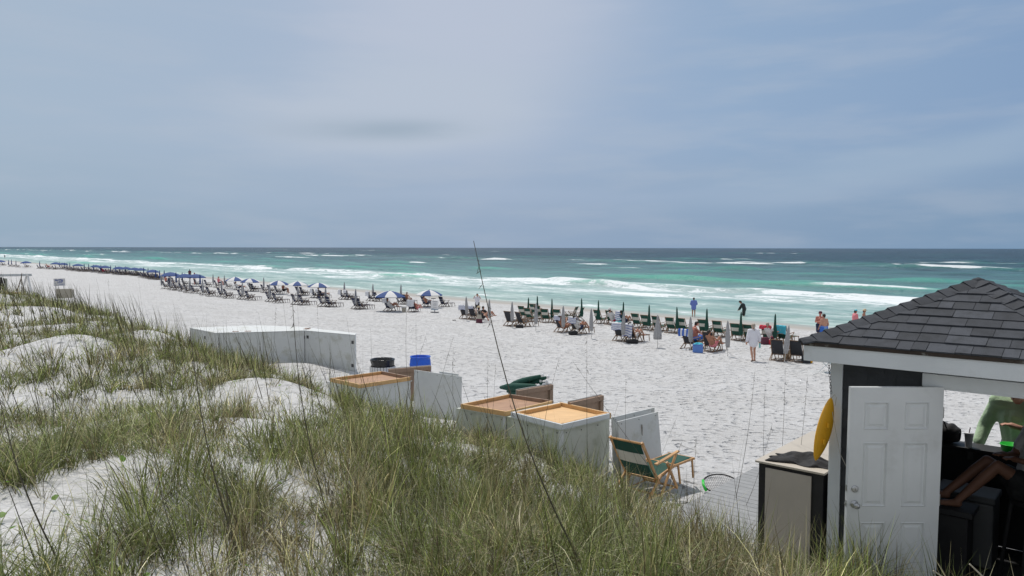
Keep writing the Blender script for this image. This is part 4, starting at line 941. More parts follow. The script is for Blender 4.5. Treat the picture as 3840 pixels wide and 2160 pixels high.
def body_caps(J, slim=1.0, fingers=True):
    g = {k: Vector(v) for k, v in J.items()}; c_ = []
    ax = (g['shR']-g['shL']).normalized(); k = slim
    for s in 'LR':
        c_ += [(g['hip'+s], g['knee'+s], .086*k, .054*k), (g['knee'+s], lerp(g['knee'+s], g['ank'+s], .35), .052*k, .055*k), (lerp(g['knee'+s], g['ank'+s], .3), g['ank'+s], .055*k, .036),
               (g['ank'+s]-Vector((0, 0, .03)), g['toe'+s], .040, .028), (g['sh'+s], g['el'+s], .050*k, .040*k), (g['el'+s], g['wr'+s], .040*k, .027)]
        w, h = g['wr'+s], g['ha'+s]; d = (h-w).normalized(); sd = d.cross(Vector((0, 0, 1))); sd = sd.normalized() if sd.length > .2 else Vector((0, 1, 0))
        c_ += [(w, w+d*.06, .026, .030), (w+d*.03+sd*.018, w+d*.08+sd*.02, .018, .016), (w+d*.03-sd*.018, w+d*.08-sd*.02, .018, .016)]
        if fingers:
            cl = d.cross(sd).normalized()*.02
            for q, ln_ in ((-.03, .052), (-.010, .066), (.010, .070), (.030, .060)):
                a_ = w+d*.085+sd*q; b_ = a_+d*ln_*.55+cl*.3; c_ += [(a_, b_, .0092, .0085), (b_, b_+d*ln_*.4+cl, .0085, .0075)]
            a_ = w+d*.03+sd*.036; c_ += [(a_, a_+d*.03+sd*.022, .011, .0095), (a_+d*.03+sd*.022, a_+d*.06+sd*.028+cl*.5, .0095, .008)]
    pv, ch_, nk, hd = g['pelvis'], g['chest'], g['neck'], g['head']
    c_ += [(pv-ax*.07*k, pv+ax*.07*k, .105*k, .105*k), (pv, ch_, .12*k, .125*k), (pv-ax*.05, ch_-ax*.075, .095*k, .105*k), (pv+ax*.05, ch_+ax*.075, .095*k, .105*k), (g['shL'], g['shR'], .060, .060),
           (ch_, lerp(ch_, nk, .7), .12*k, .07), (nk-(nk-ch_)*.15, hd-(hd-nk)*.2, .055, .052)]
    lk = g['look'].normalized(); up = (hd-nk).normalized()*.6+Vector((0, 0, .4)); up.normalize(); sd = lk.cross(up).normalized()
    c_ += [(hd+up*.035-lk*.015, hd+up*.035+lk*.01, .090, .088), (hd-up*.01+lk*.02, hd-up*.055+lk*.035, .078, .050), (hd+lk*.085+up*.005, hd+lk*.105-up*.02, .010, .013), (hd+sd*.088, hd+sd*.09-up*.02, .016, .012), (hd-sd*.088, hd-sd*.09-up*.02, .016, .012),
           (hd+lk*.085-up*.045+sd*.015, hd+lk*.085-up*.045-sd*.015, .009, .009)]
    return c_, g, lk, up, sd
def shirt_caps(g, r=.022, low=None, sleeve=1.0, k=1.0, flare=.0):
    ax = (g['shR']-g['shL']).normalized(); pv, ch_, nk = g['pelvis'], g['chest'], g['neck']; c_ = []
    lo = low if low is not None else pv
    c_ += [(lo-ax*.05, ch_-ax*.075, .10*k+r+flare, .105*k+r), (lo+ax*.05, ch_+ax*.075, .10*k+r+flare, .105*k+r), (lo, ch_, .12*k+r+flare, .125*k+r), (g['shL'], g['shR'], .06+r, .06+r), (ch_, lerp(ch_, nk, .62), .12*k+r, .07+r*.5)]
    for s in 'LR':
        if sleeve > 0:
            e = lerp(g['sh'+s], g['el'+s], min(1, sleeve)); c_.append((g['sh'+s], e, .052*k+r, .044*k+r))
            if sleeve > 1: c_.append((g['el'+s], lerp(g['el'+s], g['wr'+s], sleeve-1), .044*k+r, .034*k+r))
    return c_
def shorts_caps(g, r=.018, ln_=.6, k=1.0):
    c_ = [(g['pelvis']-Vector((.07, 0, 0))*k, g['pelvis']+Vector((.07, 0, 0))*k, .11*k+r, .11*k+r)]
    for s in 'LR': c_.append((g['hip'+s], lerp(g['hip'+s], g['knee'+s], ln_), .09*k+r, .075*k+r))
    return c_
def person(label, loc, rz, J, skin='skin', top=None, bottom=None, hair='hairdark', hairlen=.0, hat=None, h=1.0, slim=1.0, vox=.0115, shoes=None):
    o = thing('person', label, 'person', loc, rz); o.scale = (h, h, h)
    c_, g, lk, up, sd = body_caps(J, slim); blobmesh('body', c_, M[skin], o, vox, 2); hd = g['head']
    if hair:
        hc_ = [(hd+up*.045-lk*.03, hd+up*.05-lk*.0, .092, .090), (hd+up*.0-lk*.045, hd-up*.02-lk*.05, .075, .065)]
        if hairlen: hc_.append((hd-lk*.05, hd-lk*.07-up*hairlen, .075, .045))
        blobmesh('hair', hc_, M[hair], o, .014, 2)
    for s_ in (-1, 1): e_ = hd+lk*.088+up*.018+sd*.03*s_; MB().lathe([(0, -.009), (.008, -.004), (.008, .004), (0, .009)], 8, c=tuple(e_), caps=False).build('eye', M['eye'], o)
    if top: blobmesh('shirt', shirt_caps(g, k=slim, **{k_: v for k_, v in top[1].items() if k_ != 'lowz'} | ({'low': g['pelvis']-Vector((0, 0, top[1]['lowz']))} if 'lowz' in top[1] else {})), M[top[0]], o, .014, 3)
    if bottom: blobmesh('shorts', shorts_caps(g, k=slim, **bottom[1]), M[bottom[0]], o, .014, 2)
    if hat:
        kind, m_ = hat; c0 = hd+up*.075
        Rm = Matrix((sd, lk, up)).transposed().to_4x4(); Rm.translation = c0
        mb = MB()
        if kind == 'brim': mb.lathe([(.20, -.02), (.20, -.012), (.105, .005), (.10, .07), (.06, .095), (0, .10)], 24, caps=False); mb.lathe([(.20, -.02), (.10, -.008)], 24, caps=False)
        else: mb.lathe([(.102, -.02), (.10, .03), (.07, .075), (0, .09)], 20, caps=False); mb.grid(lambda u, v: (-.075+.15*u, .08+.11*v*(1-.35*(2*u-1)**2), -.012-.02*v), 6, 4)
        mb.v = [tuple(Rm @ Vector(p)) for p in mb.v]; mb.build('hat', M[m_], o, smooth=True)
    if shoes:
        for s in 'LR': a_ = g['ank'+s]-Vector((0, .03, .065)); b_ = g['toe'+s]-Vector((0, -.02, .02)); MB().beam(a_, b_, .085, .018).build('sandal', M[shoes], o, bevel=.004)
    return o
GP = lambda px, py: G(px, py)
AWAY = 0.0           # local +y away from the camera
walk = dict(STAND, kneeL=(-.09, -.04, .50), ankL=(-.10, -.26, .14), toeL=(-.11, -.16, .03), kneeR=(.09, .08, .50), ankR=(.09, .02, .08), toeR=(.10, .18, .03), elL=(-.27, -.06, 1.13), wrL=(-.30, -.02, .90), haL=(-.30, .02, .81), elR=(.27, -.06, 1.13), wrR=(.30, .02, .90), haR=(.31, .05, .81))
pw = person('woman walking toward the sea in a long white shirt, grey-blonde ponytail, carrying a teal bottle', GP(2823, 1354), .0, walk, 'skin', ('shirtwhite', dict(sleeve=1.85, lowz=.15, r=.028, flare=.03)), None, 'hairgrey', 0, h=1.03, slim=1.0, shoes='darkwood')
blobmesh('ponytail', [((0, -.09, 1.60), (0, -.13, 1.56), .035, .03), ((0, -.13, 1.56), (0, -.12, 1.42), .03, .018)], M['hairgrey'], pw, .012)
bt = thing('water_bottle', 'teal water bottle held by the woman in the long white shirt', 'bottle', pw.location+Vector((.33, .05, .62)))
MB().lathe([(.04, 0), (.045, .02), (.045, .22), (.03, .26), (.03, .28), (0, .28)], 14, caps=False).build('flask', mat('pale_teal', (.25, .55, .55), .5), bt, smooth=True); MB().lathe([(.032, .27), (.032, .33), (0, .335)], 12, caps=False).build('cap', M['black'], bt)
person('woman with short dark hair standing at the water edge in a loose blue shirt', GP(2601, 1188), -.1, dict(STAND, elL=(-.27, .0, 1.15), wrL=(-.15, .17, 1.02), haL=(-.07, .20, 1.0), elR=(.27, .0, 1.15), wrR=(.15, .17, 1.02), haR=(.07, .20, 1.0)), 'skintan', ('shirtblue', dict(sleeve=1.8, lowz=.16, r=.035, flare=.03)), None, 'hairdark', .06, h=1.0, slim=1.05)
bend = dict(STAND, pelvis=(0, -.02, .94), chest=(0, .08, 1.24), neck=(0, .20, 1.38), head=(0, .30, 1.46), shL=(-.18, .14, 1.33), shR=(.18, .14, 1.33), elL=(-.20, .28, 1.08), elR=(.20, .28, 1.08), wrL=(-.14, .42, .86), wrR=(.16, .38, .86), haL=(-.12, .48, .78), haR=(.14, .44, .78), look=(0, 1, -.3))
bp_ = GP(2790, 1184); bz = float(Zf(bp_.x, bp_.y))
person('man in a black wetsuit and black cap bending forward in the shallow water', (bp_.x, bp_.y, SEA-.42), R(60), bend, 'skintan', ('wet', dict(sleeve=1.9, lowz=.05, r=.022)), ('wet', dict(ln_=1.0, r=.03)), 'hairdark', hat=('cap', 'black'), h=1.12, slim=1.15)
p3 = Dp(3080, 1165, 47); pb1 = G(3087, 1300)
g1 = Dp(3087, 1300, 43.5); z1 = float(Zf(Dp(3090, 1200, 44).x, 44))
pm = Dp(3090, 1200, 44.0)
mm = person('shirtless man in blue striped swim trunks, seen from behind at the roof corner', (pm.x, pm.y, z1), .25, dict(STAND, wrL=(-.22, .14, .92), haL=(-.20, .2, .86)), 'skin', None, ('trunkblue', dict(ln_=.62, r=.03)), 'hairdark', 0, h=1.05, slim=1.2)
for z_, m_, hh in ((1.0, 'trunklight', .075), (.935, 'cream', .016), (.915, 'trunkgreen', .022)): MB().lathe([(1, -hh/2), (1, hh/2)], 28, caps=False).build('waist_band', M[m_], mm)
for ch_ in mm.children:
    if ch_.name.startswith('waist_band'):
        i_ = [c2 for c2 in mm.children if c2.name.startswith('waist_band')].index(ch_)
for ob, z_ in zip([c2 for c2 in mm.children if c2.name.startswith('waist_band')], (.99, .925, .885)): ob.location = (0, 0, z_); ob.scale = (.232, .165, 1)
pm2 = Dp(3076, 1180, 45.5)
person('sunburnt man in a cap facing the camera, partly hidden behind the man in striped trunks', (pm2.x, pm2.y, float(Zf(pm2.x, pm2.y))), math.pi-.2, dict(STAND, elR=(.25, .05, 1.14), wrR=(.13, .25, 1.15), haR=(.08, .3, 1.18)), 'skinred', None, ('navy', dict(ln_=.7, r=.03)), None, hat=('cap', 'maroon'), h=1.07, slim=1.15)
pk = Dp(3207, 1200, 51.0)
person('woman in a pink shirt and teal cap standing in profile above the roof line', (pk.x, pk.y, float(Zf(pk.x, pk.y))), -math.pi/2, dict(STAND, elR=(.2, .05, 1.12), wrR=(.16, .28, 1.08), haR=(.14, .36, 1.08)), 'skintan', ('shirtpink', dict(sleeve=.8, lowz=.12, r=.035, flare=.03)), ('shirtpink', dict(ln_=.3)), 'hairdark', .05, hat=('cap', 'teal'), h=.98, slim=1.25)
pt_ = Dp(3240, 1190, 51.6)
person('woman in a pale sun hat and bikini beside the woman in the pink shirt', (pt_.x, pt_.y, float(Zf(pt_.x, pt_.y))), -2.3, dict(STAND, elR=(.28, .12, 1.12), wrR=(.2, .3, 1.0), haR=(.16, .36, .96)), 'skintan', None, ('maroon', dict(ln_=.1)), 'hairdark', 0, hat=('brim', 'straw'), h=1.0, slim=.92)
# seated and reclining people
def seat_at(label, cpx, cpy, J, rz=0.0, dz=0.0, loc=None, **kw):
    p = loc or G(cpx, cpy); return person(label, p+Vector((0, 0, dz)), FACE_SEA+rz, J, **kw)
seat_at('shirtless sunburnt man hunched forward on the lounger behind the blue cooler', 2600, 1306, dict(SITD, head=(0, .16, 1.07), chest=(0, .06, .74)), rz=-.5, dz=.14, skin='skinred', bottom=('trunkblue', dict()), hair='hairdark', h=1.1, slim=1.2)
seat_at('person in pink shorts lying back in the charcoal lounger right of the blue cooler', 2668, 1320, dict(RECL, kneeR=(.13, .50, .74), ankR=(.12, .80, .40), toeR=(.12, .94, .38)), skin='skintan', bottom=('shirtpink', dict(ln_=.5)), hair='hairdark', h=1.0)
seat_at('woman in straw sun hat and black swimsuit sitting beside the grey and maroon tote', 1806, 1208, dict(SITU, kneeL=(-.13, .45, .55), ankL=(-.1, .72, .1)), rz=.0, skin='skin', top=('wet', dict(sleeve=0, r=.012)), bottom=('wet', dict(ln_=.15)), hair='hairdark', hairlen=.1, hat=('brim', 'straw'))
seat_at('dark-haired person in black sitting low behind the straw-hatted woman', 1822, 1203, SITU, rz=-.1, skin='skintan', top=('black', dict(sleeve=.4, r=.018)), bottom=('skinred', dict(ln_=.3)), hair='hairdark', h=.95)
yc = GP(1790, 1176)
person('youngster in white shirt and dark trousers standing with raised hands by the straw-hatted woman', yc, 2.9, dict(STAND, elL=(-.33, .06, 1.32), wrL=(-.18, .10, 1.52), haL=(-.11, .09, 1.58), elR=(.33, .06, 1.32), wrR=(.2, .1, 1.50), haR=(.13, .08, 1.56)), 'skin', ('shirtwhite', dict(sleeve=.7, lowz=.08, r=.03)), ('black', dict(ln_=.95)), 'hairdark', 0, h=.98)
seat_at('person in a white hat reading under the first towelled charcoal pair, orange top', 2110, 1247, dict(RECL, elL=(-.2, .12, .72), wrL=(-.06, .28, .85), haL=(-.03, .33, .9), elR=(.2, .12, .72), wrR=(.06, .28, .85), haR=(.03, .33, .9)), skin='skintan', top=('rust', dict(sleeve=0, r=.012)), bottom=('rust', dict(ln_=.2)), hair='hairdark', hat=('brim', 'palewhite'))
seat_at('person with bent tanned legs hidden behind the striped towel of the wide towelled lounger', 2166, 1253, SITU, rz=-.15, skin='skintan', bottom=('navy', dict(ln_=.4)), hair='hairdark', h=1.02, top=('white', dict(sleeve=.5)))
seat_at('person with pale bent legs behind the big striped towel near the wide grey umbrella', 2373, 1284, SITU, rz=-.1, skin='skin', bottom=('white', dict(ln_=.4)), hair='hairdark')
seat_at('person in a black and white sun hat lounging in the green striped row', 2295, 1219, RECL, skin='skin', top=('palewhite', dict(sleeve=.8)), bottom=('red', dict(ln_=.3)), hair='hairdark', hat=('brim', 'palewhite'), h=1.05)
seat_at('tanned person lounging behind a hanging striped towel in the green row', 2338, 1224, SITU, skin='skintan', top=('navy', dict(sleeve=0)), bottom=('navy', dict(ln_=.3)), hair='hairdark')
seat_at('grey-haired person lounging above a red patterned towel', 2886, 1289, RECL, skin='skinred', top=('white', dict(sleeve=.5)), bottom=('navy', dict(ln_=.3)), hair='hairgrey', h=1.05, dz=.03)
seat_at('shirtless man in dark shorts sitting under an open striped umbrella, back to the camera', 1060, 1102, dict(SITD), rz=-.2, dz=.1, skin='skintan', bottom=('black', dict()), hair='hairdark', h=1.05, slim=1.15)
seat_at('person in a coral shirt leaning on the lounger left of the open striped umbrellas', 818, 1074, dict(SITD), rz=-.5, dz=.15, skin='skinred', top=('shirtpink', dict(sleeve=.9)), bottom=('navy', dict()), hair='hairgrey', h=1.08)
seat_at('person in the shade of the striped umbrella beside the tan bin, knees bent', 1463, 1168, SITU, skin='skintan', top=('palewhite', dict(sleeve=.2)), bottom=('palewhite', dict(ln_=.2)), hair='hairdark')
seat_at('blonde person in a headscarf sitting up right of the striped umbrella', 1524, 1141, SITD, rz=.2, dz=.05, skin='skintan', top=('skintan', dict(sleeve=0, r=.005)), bottom=('beige', dict(ln_=.3)), hair='hairgrey')
seat_at('person reading behind the white menu board under the last striped umbrella', 1598, 1151, RECL, skin='skintan', bottom=('navy', dict()), hair='hairdark')
seat_at('person in peach behind the white-towelled lounger next to the tan bin', 1560, 1170, SITU, rz=.3, skin='skinred', top=('skinred', dict(sleeve=0, r=.01)), bottom=('shirtpink', dict(ln_=.3)), hair='hairdark', h=.85)
seat_at('dark-haired person under the striped umbrella with white towels around', 1202, 1118, RECL, skin='skintan', top=('navy', dict(sleeve=.6)), bottom=('navy', dict()), hair='hairdark')
seat_at('person reading under the leftmost striped umbrella', 891, 1088, RECL, skin='skintan', top=('palewhite', dict(sleeve=.5)), bottom=('navy', dict()), hair='hairdark', h=.95)
seat_at('person in an orange shirt under a plain blue umbrella right of the far line', 620, 1064, SITD, skin='skinred', top=('skinred', dict(sleeve=.8)), bottom=('navy', dict()), hair='hairdark')
seat_at('person in dark clothes beside the orange-shirted person under the plain blue umbrella', 633, 1065, SITD, skin='skintan', top=('navy', dict(sleeve=.8)), bottom=('navy', dict()), hair='hairdark')
person('person standing at the water behind the two rightmost plain blue umbrellas', GP(712, 1046), 0, STAND, 'skintan', ('maroon', dict(sleeve=.6)), ('navy', dict()), 'hairdark', .08)
person('person in a salmon shirt standing under the rightmost plain blue umbrella', GP(730, 1066), 2.4, STAND, 'skinred', ('shirtpink', dict(sleeve=.7)), ('palewhite', dict()), 'hairdark', .0)
seat_at('person in red leaning back far down the beach under the paired blue umbrellas', 385, 1024, RECL, skin='skinred', top=('red', dict(sleeve=.7)), bottom=('red', dict()), hair='hairdark', h=1.15)
seat_at('bare-shouldered person lying back on the lone far lounger group', 178, 1006, RECL, skin='skintan', bottom=('red', dict()), hair='hairdark', h=1.1)
person('tiny figure wading in the surf at the far left', GP(18, 968), .3, STAND, 'skintan', ('navy', dict(sleeve=.5)), ('navy', dict()), 'hairdark', h=1.05)
# hut people
hp = hutp(1.27, 2.56, .0)
armd = dict(STAND, chest=(0, .10, 1.24), neck=(0, .17, 1.42), head=(0, .25, 1.53), shL=(-.19, .13, 1.37), shR=(.19, .13, 1.37), elR=(.31, .10, 1.10), wrR=(.33, .26, 1.0-.12), haR=(.33, .34, .80), elL=(-.27, .22, 1.12), wrL=(-.06, .36, 1.18), haL=(.02, .38, 1.20), look=(0, 1, -.7))
person('person in a pale green long-sleeved shirt standing outside behind the hut counter, looking down', hp, TH+math.pi-.15, armd, 'skin', ('lime', dict(sleeve=1.7, r=.026, flare=.0, lowz=.05)), ('navy', dict()), 'hairdark', 0, h=1.12, slim=.96, vox=.0075)
ip = Vector((4.95, 7.05, C0.z))
L_ = lambda v: tuple(Vector(v)-ip)
kn, an_, hpv = Dp(3722, 1738, 7.2), Dp(3578, 1868, 7.28), Dp(3862, 1835, 7.08)
sitJ = dict(pelvis=L_(hpv), chest=L_(Vector((5.12, 7.1, hpv.z+.36))), neck=L_(Vector((5.16, 7.1, hpv.z+.58))), head=L_(Vector((5.14, 7.1, hpv.z+.72))), hipL=L_(hpv+Vector((0, -.09, 0))), hipR=L_(hpv+Vector((0, .09, 0))), kneeL=L_(kn+Vector((0, -.08, .0))), kneeR=L_(kn+Vector((.03, .13, -.01))),
    ankL=L_(an_+Vector((0, -.06, 0))), ankR=L_(an_+Vector((-.02, .10, .03))), toeL=L_(an_+Vector((-.16, -.06, -.02))), toeR=L_(an_+Vector((-.17, .10, .02))), shL=L_(Vector((5.12, 6.92, hpv.z+.5))), shR=L_(Vector((5.12, 7.28, hpv.z+.5))), elL=L_(Vector((4.98, 6.88, hpv.z+.28))), elR=L_(Vector((4.98, 7.3, hpv.z+.28))), wrL=L_(Vector((4.84, 7.0, hpv.z+.30))), wrR=L_(Vector((4.84, 7.2, hpv.z+.30))), haL=L_(Vector((4.76, 7.02, hpv.z+.32))), haR=L_(Vector((4.76, 7.18, hpv.z+.32))), look=(-1, 0, -.2))
person('person sitting in the dark of the hut with bare knees drawn up', ip, 0, sitJ, 'skinshade', ('palewhite', dict(sleeve=.6)), ('black', dict(ln_=.45, r=.03)), 'hairdark', vox=.009)
stl = thing('stool', 'dark high stool under the person sitting in the hut', 'stool', (hpv.x+.02, hpv.y, C0.z+.02))
MB().lathe([(.17, hpv.z-C0.z-.17), (.18, hpv.z-C0.z-.13), (0, hpv.z-C0.z-.12)], 20).build('seat', M['blacktrim'], stl)
for sx in (-1, 1):
    for sy in (-1, 1): MB().beam((sx*.11, sy*.11, hpv.z-C0.z-.15), (sx*.17, sy*.17, 0), .03, .03).build('leg', M['blacktrim'], stl)
bn = thing('bench', 'low dark bench holding the feet of the person inside the hut', 'bench', (an_.x-.06, an_.y+.02, C0.z+.02), TH)
MB().box((0, 0, an_.z-C0.z-.11), (.5, .36, .05)).build('top', M['inside'], bn); MB().box((0, 0, (an_.z-C0.z-.14)/2), (.42, .30, an_.z-C0.z-.16)).build('base', M['inside'], bn)

# ---------------------------------------------------------------- towels and small beach things
def towel(label, px, py, rz_, m, stripes=None, front=.22, back=.36, w=.60, loc=None, grp='towels hung over lounger backs', off=0.0):
    p = loc or G(px, py); rz = rz_ + (R(4) if (px, py) in ((2330, 1222), (2880, 1288), (2937, 1288)) else R(4) if px > 1700 else 0); o = thing('towel', label, 'towel', p, FACE_SEA+rz, grp); o.scale = (1.05,)*3 if px > 1700 else (1, 1, 1); tp = Vector((0, -.29, 1.02)); dn = Vector((0, .31, -.73)).normalized()
    rr_ = random.Random(px)
    ph = rr_.uniform(0, 6)
    def fn(u, v):
        x = (-.5+u)*w*(1+.05*math.sin(v*5+ph)); s_ = v*(front+back)-front
        wv = .016*math.sin(u*13+ph+v*2)+.012*math.sin(u*7+ph)
        if s_ < 0: q = tp+dn*(-s_)*1.0+Vector((0, .045+wv*.5, .02))
        else: q = tp+Vector((0, -.035-s_*.06+wv, -s_+.01))
        if abs(s_) < .03: q = tp+Vector((0, .0, .028))
        q.z += .02*math.sin(u*6+ph)*(abs(s_)/.3); return (x+off, q.y, q.z)
    nv = 26
    MB().grid(fn, 14, nv, mif=(lambda i, j: stripes(i, j)) if stripes else None).build('cloth', [M[k_] for k_ in m], o, smooth=True, thick=.008)
    return o
thin = lambda i, j: 1 if j % 4 == 1 else 0
towel('white towel with thin blue stripes on the leftmost charcoal lounger', 1743, 1196, .15, ['towel', 'towelblue'], thin, back=.34)
towel('white striped towel on the second charcoal lounger from the left', 1775, 1200, .1, ['towel', 'towelblue'], thin, back=.2)
towel('small striped towel on the lounger of the reader in a white hat', 2103, 1246, -.05, ['towel', 'towelblue'], thin, back=.28, w=.5)
towel('wide blue-striped white towel over the lounger of the tanned bent legs', 2160, 1252, -.15, ['towel', 'towelblue'], thin, back=.38, w=.72)
towel('blue-striped white towel on the left lounger of the pair near the wide grey umbrella', 2325, 1278, 0, ['towel', 'towelblue'], thin, back=.40, w=.66)
towel('long blue-striped white towel reaching down the right lounger near the wide grey umbrella', 2366, 1283, -.1, ['towel', 'towelblue'], thin, back=.70, w=.70)
towel('white striped towel hanging from a lounger in the green row', 2330, 1222, 0, ['towel', 'towelblue'], thin, back=.62, w=.6)
towel('bold blue and white striped towel on the lounger left of the blue cooler', 2583, 1309, -.1, ['towel', 'royal'], lambda i, j: 1 if (i//2) % 2 == 0 else 0, back=.36, w=.8)
towel('red and white patterned towel over the lounger of the grey-haired person', 2880, 1288, -.1, ['red'], None, back=.2, w=.7)
towel('turquoise towel with coral pattern over the rightmost green lounger', 2937, 1288, -.1, ['tealcloth'], None, back=.46, w=.66)
for i, (px, py, rz) in enumerate([(1178, 1117, 0), (1198, 1119, 0), (1283, 1122, 0), (1304, 1124, 0), (1387, 1129, 0), (1455, 1167, 0), (940, 1091, 0)]):
    towel(f'plain white towel over a navy lounger, {nth(i+1) if True else ""} from the left of the plain towels' if i < 6 else 'plain white towel under the second open striped umbrella', px, py, rz, ['towel'], None, back=.5 if i in (0, 2, 4) else .3, w=.62)
towel('plain white towel over the lounger turned away beside the tan bin', 1545, 1170, .5, ['towel'], None, back=.55, w=.70)
def boxy(name, label, cat, px, py, size, m, rz=0.0, lid=None, taper=.0, bevel=.02, loc=None, up=0.0, handle=False):
    p = loc or G(px, py); o = thing(name, label, cat, p+Vector((0, 0, up)), rz)
    sx, sy, sz = size; t_ = 1-taper
    mb = MB(); mb.add([(-sx/2*t_, -sy/2*t_, 0), (sx/2*t_, -sy/2*t_, 0), (sx/2*t_, sy/2*t_, 0), (-sx/2*t_, sy/2*t_, 0), (-sx/2, -sy/2, sz), (sx/2, -sy/2, sz), (sx/2, sy/2, sz), (-sx/2, sy/2, sz)], [(3, 2, 1, 0), (4, 5, 6, 7), (0, 1, 5, 4), (1, 2, 6, 5), (2, 3, 7, 6), (3, 0, 4, 7)])
    mb.build('body', M[m], o, bevel=bevel)
    if lid: MB().box((0, 0, sz+.022), (sx+.02, sy+.02, .045)).build('lid', M[lid], o, bevel=.012)
    if handle: MB().tube([(-sx*.3, 0, sz), (-sx*.25, 0, sz+.14), (0, 0, sz+.20), (sx*.25, 0, sz+.14), (sx*.3, 0, sz)], .012, 6).build('handle', M[m], o, smooth=True)
    return o
boxy('cooler', 'blue hard cooler with a cloth on top, beside the sunburnt man', 'cooler', 2617, 1322, (.50, .34, .38), 'cooler', -.3, lid='cooler')
c9 = crumple(0, .42, .3, .08, 12, None).build('folded_cloth', M['tealcloth'], None, smooth=True, thick=.006); c9.location = G(2617, 1322)+Vector((0, 0, .43)); tag(c9, 'pale turquoise cloth lying on the blue cooler', 'cloth')
tt = thing('tote_bag', 'grey tote bag with maroon bottom on the sand by the straw-hatted woman', 'bag', G(1797, 1211), -.3)
MB().grid(lambda u, v: ((.26-.10*v)*math.cos(2*math.pi*u), (.14-.06*v)*math.sin(2*math.pi*u), .60*v), 20, 8, mif=lambda i, j: 0 if j < 4 else 1).build('body', [M['maroon'], M['beige']], tt, smooth=True)
MB().tube([(-.14, 0, .55), (-.12, 0, .8), (0, 0, .92), (.12, 0, .8), (.14, 0, .55)], .014, 6).build('handle', M['beige'], tt, smooth=True)
boxy('bag', 'black bag on the sand under the lounger with the long striped towel', 'bag', 2371, 1288, (.62, .35, .24), 'black', .2, taper=-.08, bevel=.08, handle=True)
boxy('bag', 'black bag under the lounger of the tanned bent legs', 'bag', 2149, 1256, (.5, .35, .26), 'black', .5, taper=-.08, bevel=.08, handle=True)
boxy('bag', 'black bag under the second charcoal pair from the left', 'bag', 1948, 1230, (.5, .3, .22), 'black', 0, taper=-.1, bevel=.07, handle=True)
boxy('bag', 'black and red flowered bag left of the red patterned towel', 'bag', 2868, 1292, (.42, .26, .42), 'maroon', .2, taper=-.05, bevel=.05, handle=True)
boxy('bag', 'small red bag beneath the lounger of the grey-haired person', 'bag', 2893, 1293, (.3, .2, .3), 'red', .2, bevel=.05, handle=True)
boxy('bag', 'teal cloth bag on the sand by the hanging striped towel', 'bag', 2319, 1228, (.45, .25, .42), 'teal', .1, taper=.1, bevel=.05, handle=True)
boxy('bag', 'straw beach bag between the two rightmost charcoal loungers', 'bag', 2952, 1345, (.42, .28, .36), 'straw', .1, taper=.15, bevel=.06, handle=True)
boxy('box', 'dark box on the sand right of the rightmost charcoal lounger', 'box', 3022, 1362, (.32, .3, .36), 'charcloth', 0, bevel=.01)
bn_ = thing('bin', 'tan round bin on the sand between two towelled navy loungers', 'bin', G(1515, 1171))
MB().lathe([(.16, 0), (.20, .42), (.21, .44), (.195, .44), (.15, .03), (0, .03)], 22, caps=False).build('drum', M['beige'], bn_, smooth=True)
MB().lathe([(.213, .40), (.218, .45), (.2, .46)], 22, caps=False).build('rim', M['palewhite'], bn_, smooth=True)
for i, (px, py, lab) in enumerate([(1703, 1202, 'pair of dark sandals left of the leftmost charcoal lounger'), (2640, 1322, None), (2561, 1309, 'flat dark sandals left of the lounger with the bold blue towel')]):
    if lab is None: continue
    o = thing('sandals', lab, 'sandals', G(px, py), .4)
    for s_ in (-1, 1): MB().grid(lambda u, v: (s_*.07+(.045-.02*abs(2*v-1)**2)*(2*u-1), -.14+.28*v, .03), 4, 8).build('sole', M['black'], o, thick=.03)
for s_, lab in ((2566, 'white shoe under the lounger with the bold blue towel, left one'), (2578, 'white shoe under the lounger with the bold blue towel, right one')):
    o = thing('shoe', lab, 'shoe', G(s_, 1313), .5); MB().grid(lambda u, v: ((.05-.02*abs(2*v-1)**2)*math.cos(math.pi*u), -.14+.28*v, .10*math.sin(math.pi*u)*(1-.45*v)), 8, 8).build('upper', M['plastic'], o, smooth=True)
# price board
mbd = thing('menu_board', 'white notice board with lines of text on a cross-footed stand', 'sign', G(1630, 1172), -.05)
MB().box((0, 0, .62), (.64, .04, .82)).build('board', M['plastic'], mbd, bevel=.02); MB().box((0, .01, .13), (.09, .05, .3)).build('post', M['metal'], mbd)
for a_ in (.5, -.5): MB().beam((-.38*math.cos(a_), -.3*math.sin(a_), .03), (.38*math.cos(a_), .3*math.sin(a_), .03), .07, .05).build('foot', M['darkmetal'], mbd)
tx = MB()
for z_, w_ in ((.95, .34), (.81, .2), (.73, .2), (.66, .30), (.58, .24), (.44, .32)):
    x = -w_/2; r_ = random.Random(int(z_*100))
    while x < w_/2: l_ = r_.uniform(.03, .07); tx.box((x+l_/2, -.0225, z_), (l_*.8, .003, .03 if z_ > .9 else .018)); x += l_
tx.build('text', M['charcloth'], mbd)
MB().grid(lambda u, v: (-.31+.62*u, -.0235, .22+.10*v+.035*math.sin(u*6)*v), 12, 2).build('wave_band', mat('grey_blue_band', (.33, .40, .48), .5), mbd)
ty = thing('tray', 'black tray on a small stand behind the notice board', 'tray', G(1612, 1158)+Vector((.25, .6, 0)), 0); MB().lathe([(.22, .86), (.25, .90), (.23, .90), (.2, .875), (0, .875)], 20, caps=False).build('dish', M['black'], ty)
MB().tube([(0, 0, 0), (0, 0, .86)], .015, 6).build('post', M['metal'], ty)

